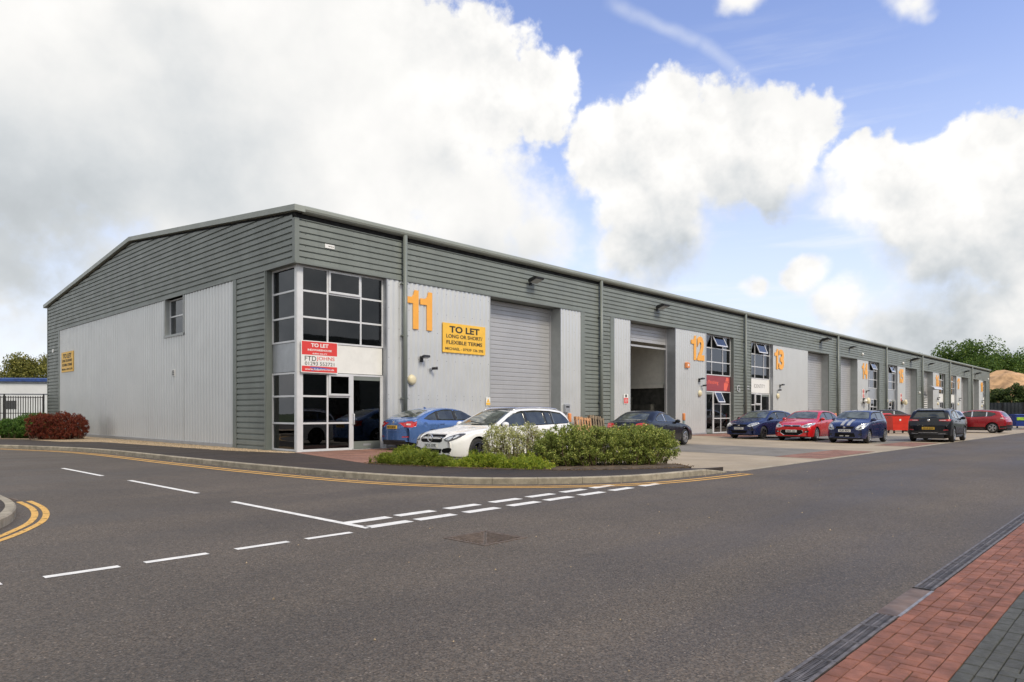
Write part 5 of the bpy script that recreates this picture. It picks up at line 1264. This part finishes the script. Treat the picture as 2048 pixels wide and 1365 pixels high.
mb.grid(rows).build('hood', SILV, t, True); MB().prism([(0,0),(-1.1,0),(-.9,.25),(0,.45)], lambda a, b: (1.88, a, b), lambda a, b: (1.92, a, b)).build('side_cheek', SILVD, t)
t = thing('louvre_panel', 'stack of white louvre blades at the left of unit sixteen', 'louvre', (79.3, -.02, 1.5)); MB().box(-.72, .72, .0, .02, 0, 2.).build('back_plate', BLACK, t)
for k in range(9): MB().box(-.7, .7, -.06, 0, .06+k*.21, .17+k*.21).build('blade', WHITES, t)
# small junction boxes at dado height
for l, x, z in (('small white dome lamp on the grey fascia of unit fourteen', 56.8, 6.75), ('small white dome lamp on the grey fascia of unit fifteen', 70.1, 6.62), ('small white dome lamp on the grey cladding of unit fifteen', 76.7, 3.65), ('small white dome lamp by the end of the terrace', 117.2, 6.6)):
    t = thing('dome_lamp', l, 'lamp', (x, 0, z)); MB().lathe([(.14, 0), (.14, .06), (.09, .13), (.004, .15)], 14, Matrix.Rotation(R(90), 4, 'X')).build('dome', WHITES, t, True)
# bollards
def bollard(label, x, y):
    t = thing('bollard', label, 'bollard', (x, y, zf(y)), 0, 'orange sleeved bollards beside the roller doors')
    MB().tube([(0, 0, 0), (0, 0, .92)], .075, 14).build('post', BOLG, t, True); MB().lathe([(.085, .88), (.088, .9), (.088, 1.24), (.07, 1.28), (.004, 1.285)], 16).build('sleeve', BOLO, t, True)
for l, x in (('orange sleeved bollard right of the first roller door', 13.60), ('orange sleeved bollard right of the open roller door', 23.95), ('orange sleeved bollard by the roller door of unit thirteen', 48.6)): bollard(l, x, -.4)
# pallets on end
def pallet(label, x, y, lean, tilt, mat, h=1.2, w=1.15):
    t = thing('pallet', label, 'pallet', (x, y, zf(y)+.003)); t.rotation_euler = (R(-lean), R(tilt), 0); rng = random.Random(int(x*10))
    n = 6
    for k in range(n):
        a = k*(w-.10)/(n-1)+rng.uniform(-.012, .012); MB().box(a, a+.10, -.022, 0, 0, h+rng.uniform(-.03, .02), None).build('board', mat, t)
    for z in (0, h/2-.05, h-.13): MB().box(0, w, .0, .09, z, z+.11).build('bearer', mat, t)
    for k in range(3): a = k*(w-.10)/2; MB().box(a, a+.10, .09, .11, 0, h).build('board', mat, t)
pallet('fresh orange timber pallet leaning on the grey cladding', 14.0, -.62, 14, 6, WOODA); pallet('weathered grey pallet leaning beside the fresh one', 15.15, -.50, 12, 8, WOODB, 1.23)
pallet('weathered pallet tucked behind the grey one', 15.35, -.34, 9, 8, WOODB, 1.24, 1.0)
# wheeled bins
def bin_(label, x, y, rz, body, lid, w=1.32, d=.98, stripe=None, dome=False):
    t = thing('wheeled_bin', label, 'wheeled bin', (x, y, zf(y)+.004), R(rz))
    q = lambda z, k: [(-w/2*k, -d/2*k, z), (w/2*k, -d/2*k, z), (w/2*k, d/2*k, z), (-w/2*k, d/2*k, z)]
    mb = MB(); lv = [(.20, .86), (.35, .88), (.36, .90), (.66, .93), (.67, .95), (.95, .98), (.96, 1.0), (1.16, 1.0)]; o = 0
    for z, k in lv: mb.v += q(z, k)
    for i in range(len(lv)-1):
        for k in range(4): mb.f.append((i*4+k, i*4+(k+1) % 4, i*4+4+(k+1) % 4, i*4+4+k))
    mb.f.append((0, 3, 2, 1)); mb.build('body', body, t)
    MB().prism([(-d/2-.03, 1.16), (d/2+.03, 1.16), (d/2+.02, 1.22), (d*.2, 1.30 if dome else 1.25), (-d*.2, 1.30 if dome else 1.25), (-d/2-.02, 1.22)], lambda a, b: (-w/2-.02, a, b), lambda a, b: (w/2+.02, a, b)).build('lid', lid, t)
    MB().tube([(-w/2-.05, 0, 1.05), (-w/2-.11, 0, 1.05)], .03, 8).tube([(w/2+.05, 0, 1.05), (w/2+.11, 0, 1.05)], .03, 8).build('trunnion', GALV, t)
    for sx in (-1, 1):
        for sy in (-1, 1):
            c = MB(); c.tube([(sx*w*.36-.025, sy*d*.36, .09), (sx*w*.36+.025, sy*d*.36, .09)], .09, 12).box(sx*w*.36-.04, sx*w*.36+.04, sy*d*.36-.04, sy*d*.36+.04, .10, .21); c.build('castor', BLACK, t)
    if stripe:
        for sg in (-1, 1): MB().box(-w*.44, w*.34, sg*d*.5-.012, sg*d*.5+.012, .72, .98).build('label_panel', stripe, t)
    else: MB().lathe([(.07, 0), (.06, .01), (.004, .01)], 14, Matrix.Translation((-.15, -d/2*.985-.004, .88)) @ Matrix.Rotation(R(90), 4, 'X')).build('sticker', WHITES, t)
RB = pm('red_bin_plastic', (.68, .035, .02), .45, var=.04); RL = pm('dark_bin_lid', (.11, .02, .02), .5); BB = pm('blue_bin_plastic', (.015, .045, .26), .45, var=.05)
bin_('red four wheeled bin with a dark lid right of the striped car', 39.6, -7.4, -47, RB, RL); bin_('red four wheeled bin half hidden behind the striped car', 43.0, -5.3, -40, RB, RB, dome=True)
bin_('blue four wheeled bin with a lime green panel at the far end', 64.3, -10.9, -50, BB, BB, stripe=pm('lime_panel', (.36, .62, .06), .5), w=1.6)
# warehouse across the road, mirrored in the glass
t = thing('opposite_warehouse', 'long grey warehouse across the road mirrored in the dark windows', 'warehouse', (0, 0, 0))
ow = MB(); pr = hprof(0, 8.2); ow.grid([[(x, -33+d, z) for x in (-60, 120)] for z, d in pr]); ow.build('wall', GREY, t)
MB().add([(-60,-33,8.1),(120,-33,8.1),(120,-48,9.7),(-60,-48,9.7)], [(0,1,2,3)]).add([(-60,-48,0),(-60,-33,0),(-60,-33,8.1),(-60,-48,9.7)], [(0,1,2,3)]).add([(120,-48,0),(120,-33,0),(120,-33,8.1),(120,-48,9.7)], [(3,2,1,0)]).build('roof', ROOFM, t)
for k in range(10): MB().box(-52+k*16, -47.5+k*16, -32.98, -32.9, .1, 5.2).build('roller_door', SHUT, t); MB().box(-42+k*16, -38.8+k*16, -32.98, -32.92, .1, 6).build('window', GLASS, t)
# ------------------------------------------------------------------ plants
def leaf_mat(name, c1, c2, c3, trans=.25):
    m = bpy.data.materials.new(name); m.use_nodes = True; t = NT(m.node_tree); b = t.n['Principled BSDF']; out = t.n['Material Output']
    at = t.new('ShaderNodeAttribute'); at.attribute_name = 'tone'; v = at.outputs['Fac']
    pos = t.new('ShaderNodeNewGeometry').outputs['Position']
    c = t.mix(t.ramp(v, 0., .6), (*c1, 1), (*c2, 1)); c = t.mix(t.ramp(v, .6, 1.), c, (*c3, 1))
    c = t.mix(t.m('MULTIPLY', t.ramp(t.noise(pos, 1.8, 3.), .35, .7), .35), c, (*c1, 1))
    t.l.new(c, b.inputs['Base Color']); b.inputs['Roughness'].default_value = .55; b.inputs['Specular IOR Level'].default_value = .3
    tr = t.new('ShaderNodeBsdfTranslucent'); t.l.new(c, tr.inputs[0]); mx = t.new('ShaderNodeMixShader'); mx.inputs[0].default_value = trans
    t.l.new(b.outputs[0], mx.inputs[1]); t.l.new(tr.outputs[0], mx.inputs[2]); t.l.new(mx.outputs[0], out.inputs[0])
    return m
def leaves(name, P, mat, size, parent=None, asp=.5, up=.3, rng=None, dirs=None):
    """one diamond leaf per point"""
    rng = rng or np.random.default_rng(1); n = len(P)
    d = rng.normal(size=(n, 3)) if dirs is None else dirs+rng.normal(size=(n, 3))*.45
    d[:, 2] += up; d /= np.linalg.norm(d, axis=1)[:, None]
    s = np.cross(d, rng.normal(size=(n, 3))); s /= np.linalg.norm(s, axis=1)[:, None]
    L = (size*rng.uniform(.6, 1.3, n))[:, None]
    v = np.stack([P-d*L*.5, P+s*L*asp*.5, P+d*L*.5, P-s*L*asp*.5], 1).reshape(-1, 3)
    me = bpy.data.meshes.new(name); me.vertices.add(4*n); me.vertices.foreach_set('co', v.astype(np.float32).ravel())
    me.loops.add(4*n); me.loops.foreach_set('vertex_index', np.arange(4*n, dtype=np.int32)); me.polygons.add(n)
    me.polygons.foreach_set('loop_start', np.arange(0, 4*n, 4, dtype=np.int32)); me.update(calc_edges=True)
    a = me.attributes.new('tone', 'FLOAT', 'POINT'); a.data.foreach_set('value', np.repeat(rng.random(n), 4).astype(np.float32))
    me.materials.append(mat); return inst(name, me, parent)
def clumps(cs, n, spread, rng, shell=.55):
    """n points in balls round the centres cs, biased to their outside"""
    k = rng.integers(0, len(cs), n); d = rng.normal(size=(n, 3)); d /= np.linalg.norm(d, axis=1)[:, None]
    r = rng.random(n)**shell; sp = spread if np.ndim(spread) == 0 else np.asarray(spread)[k][:, None]
    return cs[k]+d*r[:, None]*sp, d
TWIG = pm('twig_bark', (.13, .085, .055), .9, var=.2, scale=9.); BARK = pm('tree_bark', (.085, .065, .045), .9, var=.25, scale=3., bump=.6, bscale=12)
JUN = leaf_mat('juniper_leaf', (.095, .145, .018), (.23, .30, .035), (.46, .46, .07)); JUN2 = leaf_mat('golden_juniper_leaf', (0.118, 0.196, 0.024), (0.314, 0.412, 0.039), (0.706, 0.666, 0.078))
HED = leaf_mat('hedge_leaf', (0.166, 0.2, 0.055), (0.289, 0.366, 0.077), (0.598, 0.598, 0.166)); SPA = leaf_mat('sparse_leaf', (0.278, 0.296, 0.122), (0.522, 0.539, 0.226), (0.8, 0.766, 0.418))
REDL = leaf_mat('red_leaf', (.085, .022, .012), (.20, .030, .020), (.30, .09, .035)); DKG = leaf_mat('evergreen_leaf', (0.039, 0.098, 0.016), (0.078, 0.163, 0.026), (0.156, 0.247, 0.039))
TRG = leaf_mat('tree_leaf', (0.057, 0.113, 0.025), (0.113, 0.194, 0.036), (0.224, 0.307, 0.061)); TRO = leaf_mat('olive_tree_leaf', (0.111, 0.121, 0.031), (0.211, 0.211, 0.048), (0.354, 0.309, 0.078)); SCR = leaf_mat('scrub_leaf', (0.04, 0.072, 0.022), (0.082, 0.126, 0.032), (0.234, 0.27, 0.09))
def juniper(label, a, b, wd, h, n, mat, seed, taper=0., group='low junipers along the footway edge'):
    """spreading sprays from a to b"""
    t = thing('juniper', label, 'shrub', (a[0], a[1], .13), 0, group); rng = np.random.default_rng(seed)
    A, B = np.array([0., 0]), np.array([b[0]-a[0], b[1]-a[1]]); ax = (B-A)/np.linalg.norm(B-A); nr = np.array([-ax[1], ax[0]]); Ln = np.linalg.norm(B-A)
    m = int(90*Ln); u = rng.random(m)*Ln; w = rng.uniform(-1, 1, m); bump = .72+.28*np.sin(u*2.7+seed)*np.cos(w*2+u*1.3)
    env = np.sqrt(np.clip(1-w**2, 0, 1))*np.clip(np.minimum(u, Ln-u)/.45, .25, 1)**.6
    z = h*env*bump*rng.uniform(.55, 1., m)*(1-taper*np.clip(u/Ln-.3, 0, 1)/.7)
    cs = np.c_[A[0]+ax[0]*u+nr[0]*w*wd, A[1]+ax[1]*u+nr[1]*w*wd, z]
    k = rng.integers(0, m, n); sd_ = np.c_[nr[0]*w*.7, nr[1]*w*.7, .45+0*w]+rng.normal(size=(m, 3))*.45; sd_ /= np.linalg.norm(sd_, axis=1)[:, None]; out = sd_[k]*1.5
    q = rng.random(n); P = cs[k]+sd_[k]*(rng.uniform(-.16, .05, n))[:, None]+rng.normal(size=(n, 3))*.022; lo_ = rng.random(n) < .35; P[lo_] = cs[k][lo_]*np.c_[1-.2*q, 1-.2*q, 1-.85*q][lo_]+rng.normal(size=(lo_.sum(), 3))*.05
    P[:, 2] = np.clip(P[:, 2], .01, None); leaves('foliage', P, mat, .042, t, .26, .1, rng, out)
    mb = MB()
    for i in range(40):
        c = cs[rng.integers(0, m)]; mb.tube([(c[0]*.6+B[0]*.2, c[1]*.6+B[1]*.2, 0), (c[0]*.9, c[1]*.9, c[2]*.5), tuple(c)], [.014, .009, .004], 5)
    tag(mb.build('stems', TWIG, t), kind='stuff')
juniper('bright green spreading juniper in front of the blue car', (-.78, -5.75), (-.25, -8.0), .52, .66, 62000, JUN, 3, .5)
juniper('low golden green juniper under the front of the white car', (-.25, -7.9), (.65, -10.2), .42, .36, 38000, JUN2, 5)
def hedge(name, label, a, b, wd, h, n, mat, size, seed, z0=.13, twigs=60, group=None, power=3.2, low=.0):
    t = thing(name, label, 'hedge' if name == 'hedge' else 'shrub', (a[0], a[1], z0), 0, group); rng = np.random.default_rng(seed)
    B = np.array([b[0]-a[0], b[1]-a[1]]); Ln = np.linalg.norm(B); ax = B/Ln; nr = np.array([-ax[1], ax[0]])
    # rounded box: random directions pushed to a superellipsoid, then clumped
    m = int(260*(Ln*h+wd*h+Ln*wd)); d = rng.uniform(-1, 1, (m*3, 3)); d = d[(np.abs(d)**power).sum(1) < 1][:m]
    r = (np.abs(d)**power).sum(1)**(1/power); d = d/r[:, None]*(rng.random(len(d))**.28)[:, None]
    lump = 1+.10*np.sin(d[:, 0]*5.3+seed)+.08*np.sin(d[:, 1]*4+d[:, 0]*9)+rng.normal(size=len(d))*.03
    cs = np.c_[ax[0]*(Ln/2+d[:, 0]*Ln/2)+nr[0]*d[:, 1]*wd, ax[1]*(Ln/2+d[:, 0]*Ln/2)+nr[1]*d[:, 1]*wd, h/2+d[:, 2]*h/2*lump+.0]
    cs[:, 2] = np.maximum(cs[:, 2], low+.03)
    P, dd = clumps(cs, n, .085, rng, .7); P[:, 2] = np.maximum(P[:, 2], .01)
    leaves('foliage', P, mat, size, t, .55, .35, rng)
    mb = MB()
    for i in range(twigs):
        c = cs[rng.integers(0, len(cs))]; r0 = .3*rng.random()+.5
        mb.tube([(B[0]*.06+c[0]*.88+rng.normal()*.03, B[1]*.06+c[1]*.88+rng.normal()*.03, 0), (c[0]*.95+B[0]*.025, c[1]*.95+B[1]*.025, c[2]*.5), (c[0]+rng.normal()*.04, c[1]+rng.normal()*.04, c[2]+.05)], [.012, .008, .003], 5)
    tag(mb.build('stems', TWIG, t), kind='stuff')
hedge('hedge', 'dense clipped hedge between the footway and the black coupe', (1.02, -9.45), (4.12, -11.42), .60, .93, 60000, HED, .048, 11, twigs=110)
hedge('shrub', 'sparse twiggy shrub with pale leaves against the white car', (.42, -8.25), (1.5, -9.35), .30, .98, 12000, SPA, .042, 12, twigs=150)
hedge('shrub', 'dark red clipped shrub at the far end of the gable', (-3.1, 19.3), (-1.25, 17.6), .85, 1.22, 42000, REDL, .052, 13, power=4., twigs=80)
hedge('shrub', 'dark green shrub left of the red one', (-3.9, 23.0), (-2.3, 20.4), .9, .98, 26000, DKG, .065, 14, power=2.2, twigs=40)
hedge('shrub', 'pale green low shrub at the left edge of the bed', (-5.6, 24.0), (-4.2, 23.0), .8, .95, 12000, HED, .085, 15, power=2.2, twigs=40)
hedge('shrub', 'green shrub behind the red one against the railings', (-2.6, 25.5), (-.5, 24.0), .8, 1.25, 12000, DKG, .085, 16, power=2.2, twigs=40)
def tree(label, x, y, h, w, n, mat, seed, size=.42, base=.18, group='trees beyond the far end of the terrace', z0=-.3, dens=1.):
    t = thing('tree', label, 'tree', (x, y, z0), 0, group); rng = np.random.default_rng(seed)
    m = int(46*dens); th = rng.uniform(0, 2*math.pi, m); e = rng.uniform(-.5, 1, m); rr = rng.uniform(.45, 1., m); c = np.sqrt(np.clip(1-e**2, 0, 1))
    hc = h*(base+(1-base)*.52); hz = h*(1-base)*.44
    cs = np.c_[np.cos(th)*c*rr*w*.42, np.sin(th)*c*rr*w*.42, hc+e*rr*hz]
    sp = rng.uniform(.085, .15, m)*w
    P, d = clumps(cs, n, sp, rng, .45); leaves('crown', P, mat, size, t, .7, .2, rng)
    mb = MB(); r = .022*h
    mb.tube([(0, 0, 0), (.1, 0, h*base), (0, .1, h*.5), (.1, .1, h*.75)], [r, r*.8, r*.5, r*.2], 8)
    mb.build('trunk', BARK, t, True); lm = MB()
    for i in range(18):
        q = cs[rng.integers(0, m)]; s0 = h*rng.uniform(base, .5); lm.tube([(0, 0, s0), (q[0]*.5, q[1]*.5, (s0+q[2])/2+.03*h), tuple(q)], [r*.4, r*.25, r*.08], 6)
    tag(lm.build('limbs', BARK, t), kind='stuff')
def at(px, depth):
    l = (px-1024)/1392*depth; return CAMX+l*math.sin(AZ)+depth*math.cos(AZ), CAMY-l*math.cos(AZ)+depth*math.sin(AZ)
TREES = [('tallest broad green tree behind the roof end', 165.5, 10.8, 16.8, 15, TRG), ('wide olive green tree left of the tallest one', 172.5, 21.5, 15.0, 15, TRG), ('low tree whose top just shows over the roof', 181, 27.5, 12.6, 12, TRO),
 ('brownish tree in front of the tallest green one', 160, 6.5, 12.6, 10, TRG), ('bushy green tree above the sand heap', 166, 3.2, 14.6, 13, TRG), ('green tree at the right edge behind the sand heap', 172, -2.5, 16.6, 15, TRG), ('dark tree low between the roof and the sand heap', 178, 12, 11.5, 14, TRG), ('farthest tree low over the middle of the roof line', 190, 37, 11.6, 12, TRO), ('outer green tree beyond the right edge', 170, -13, 14, 13, TRG)]
for i, (l, x, y, h, w, m) in enumerate(TREES): tree(l, x, y, h, w*1.3, 26000, m, 40+i, .42, .12, dens=1.5)
tree('round olive tree behind the white building', 15.5, 104, 10.4, 10.5, 20000, TRO, 60, .28, .3, None, dens=1.5); 
for i, (l, x, y, h, w) in enumerate((('dark scrub bush at the foot of the sand heap beside the terrace', 131, 1.4, 6.0, 6), ('leafy scrub bush in the middle below the sand heap', 130.5, -1.8, 6.6, 6), ('scrub bush at the right edge below the sand heap', 130.5, -5.2, 6.9, 6.5), ('scrub bush beyond the right edge', 131, -10, 6, 7))):
    tree(l, x, y, h, w, 7000, SCR, 70+i, .32, .05, 'scrub bushes below the sand heap')
# sand heap
def heap():
    rng = np.random.default_rng(5); mb = MB(); rows = []
    nx, ny = 50, 40
    for i in range(nx):
        row = []
        for j in range(ny):
            x = -14+28*i/(nx-1); y = -26+46*j/(ny-1)
            f = max(0, 1-(abs(x)/13.5)**1.6)*max(0, 1-(abs((y+3)/22.5))**2.2)
            z = 9.6*f**.62*(1-.13*math.exp(-((y+6.0)/3.)**2))+.25*math.sin(x*1.1+y*.7)*f+.35*math.sin(y*.9-x*.3)*f+rng.normal()*.09*(f > 0)
            row.append((x, y, max(0, z)))
        rows.append(row)
    mb.grid(rows); o = mb.build('sand_heap', pm('sand', (.47, .29, .15), .95, var=.2, scale=.5, bump=1., bscale=2.2), None, True); o.location = (151, 1.5, -.3)
    tag(o, 'tall heap of orange sand between the trees and the scrub', 'sand heap')
heap()
# dark sheet fence at the end of the road
ft = thing('sheet_fence', 'dark grey sheet metal fence closing the end of the road', 'fence', (126, 2.2, -.1)); FM = pm('fence_sheet', (.055, .065, .075), .5, metal=.3, var=.12, scale=.8)
for k in range(9):
    mb = MB(); us = [(i*.25, .0 if i % 2 else .05) for i in range(12)]; mb.grid([[(d, -k*2.8-u, .1) for u, d in us], [(d, -k*2.8-u, 3.15) for u, d in us]]); mb.build('fence_panel', FM, ft)
    MB().box(-.12, -.02, -k*2.8-.06, -k*2.8+.06, 0, 3.2).build('post', BLACK, ft)
# railings and white building at the left
fl = thing('railings', 'black steel railings from the corner of the gable', 'railings', (-.1, 29.95, .1)); ux, uy = -.93, .37
Lr = 9.0
M_ = Matrix(((ux, -uy, 0, 0), (uy, ux, 0, 0), (0, 0, 1, 0), (0, 0, 0, 1)))
for z in (.35, 1.25, 2.22): MB().box(0, Lr, -.02, .02, z, z+.045, M_).build('rail', BLACK, fl)
rb = MB().box(-.021, .021, -.021, .021, 0, 2.32, M_).mesh('bar', BLACK)
for k in range(71): d = .1+k*.125; inst('bar', rb, fl, (ux*d, uy*d, 0))
for d in (.05, 2.05, 4.9, 7.7): MB().box(d-.04, d+.04, -.04, .04, 0, 2.45, M_).build('post', BLACK, fl)
wb = thing('white_building', 'low white clad building with a blue roof edge behind the railings', 'building', (10.5, 62.5, -.1)); wb.rotation_euler = (0, 0, R(-40))
WB = pm('white_sheet_cladding', (.70, .71, .74), .5, var=.03, scale=.5)
MB().box(-26, 3, 0, 12, 0, 4.75).build('wall', WB, wb); MB().prism([(-.25, 4.75), (.1, 4.7), (.1, 5.05), (-.05, 5.12), (-.25, 5.05)], lambda a, b: (-26.2, a, b), lambda a, b: (3.2, a, b)).build('roof_edge', pm('blue_trim', (.025, .065, .24), .4), wb)
MB().box(-26, 3, .1, 12, 4.75, 5.0).build('roof', ROOFM, wb)
for z in (3.4, 4.55): MB().box(-26, 3, -.03, 0, z, z+.07).build('joint_strip', pm('navy_strip', (.04, .05, .09), .5), wb)
for x in (-7.6, -13.5): MB().box(x, x+1.3, -.04, 0, 1.9, 2.75).build('window', GLASS, wb)
# fallen leaf, grit along the kerb
def grit():
    rng = np.random.default_rng(9); mb = MB()
    for _ in range(260):
        i = rng.integers(0, len(kc)); p = kc[i]-kn[i]*rng.uniform(.01, .2)**1.; s = rng.uniform(.006, .016)
        mb.add([(p.x-s, p.y, .002), (p.x, p.y-s, .002), (p.x+s, p.y, .002), (p.x, p.y+s, .002), (p.x, p.y, .002+s)], [(0,1,4),(1,2,4),(2,3,4),(3,0,4)])
    for _ in range(60):
        x, y = rng.uniform(-9, 6), rng.uniform(-18.5, -13.6); s = rng.uniform(.006, .014)
        mb.add([(x-s, y, .002), (x, y-s, .002), (x+s, y, .002), (x, y+s, .002), (x, y, .002+s)], [(0,1,4),(1,2,4),(2,3,4),(3,0,4)])
    tag(mb.build('grit', GRAV), kind='stuff')
grit()

def litter():
    rng = np.random.default_rng(21); P = []
    for _ in range(700):
        i = rng.integers(0, len(bed)); a, b = np.array(bed[i]), np.array(bed[(i+1) % len(bed)]); u = rng.random()
        q = a+(b-a)*u+rng.normal(size=2)*.10; P.append((q[0], q[1], .142))
    o = leaves('dead_leaves', np.array(P), leaf_mat('dead_leaf', (.12, .07, .03), (.22, .13, .05), (.34, .22, .09)), .035, None, .6, 0., rng, np.c_[rng.normal(size=(700, 2))*2, np.zeros(700)]); tag(o, kind='stuff')
litter()
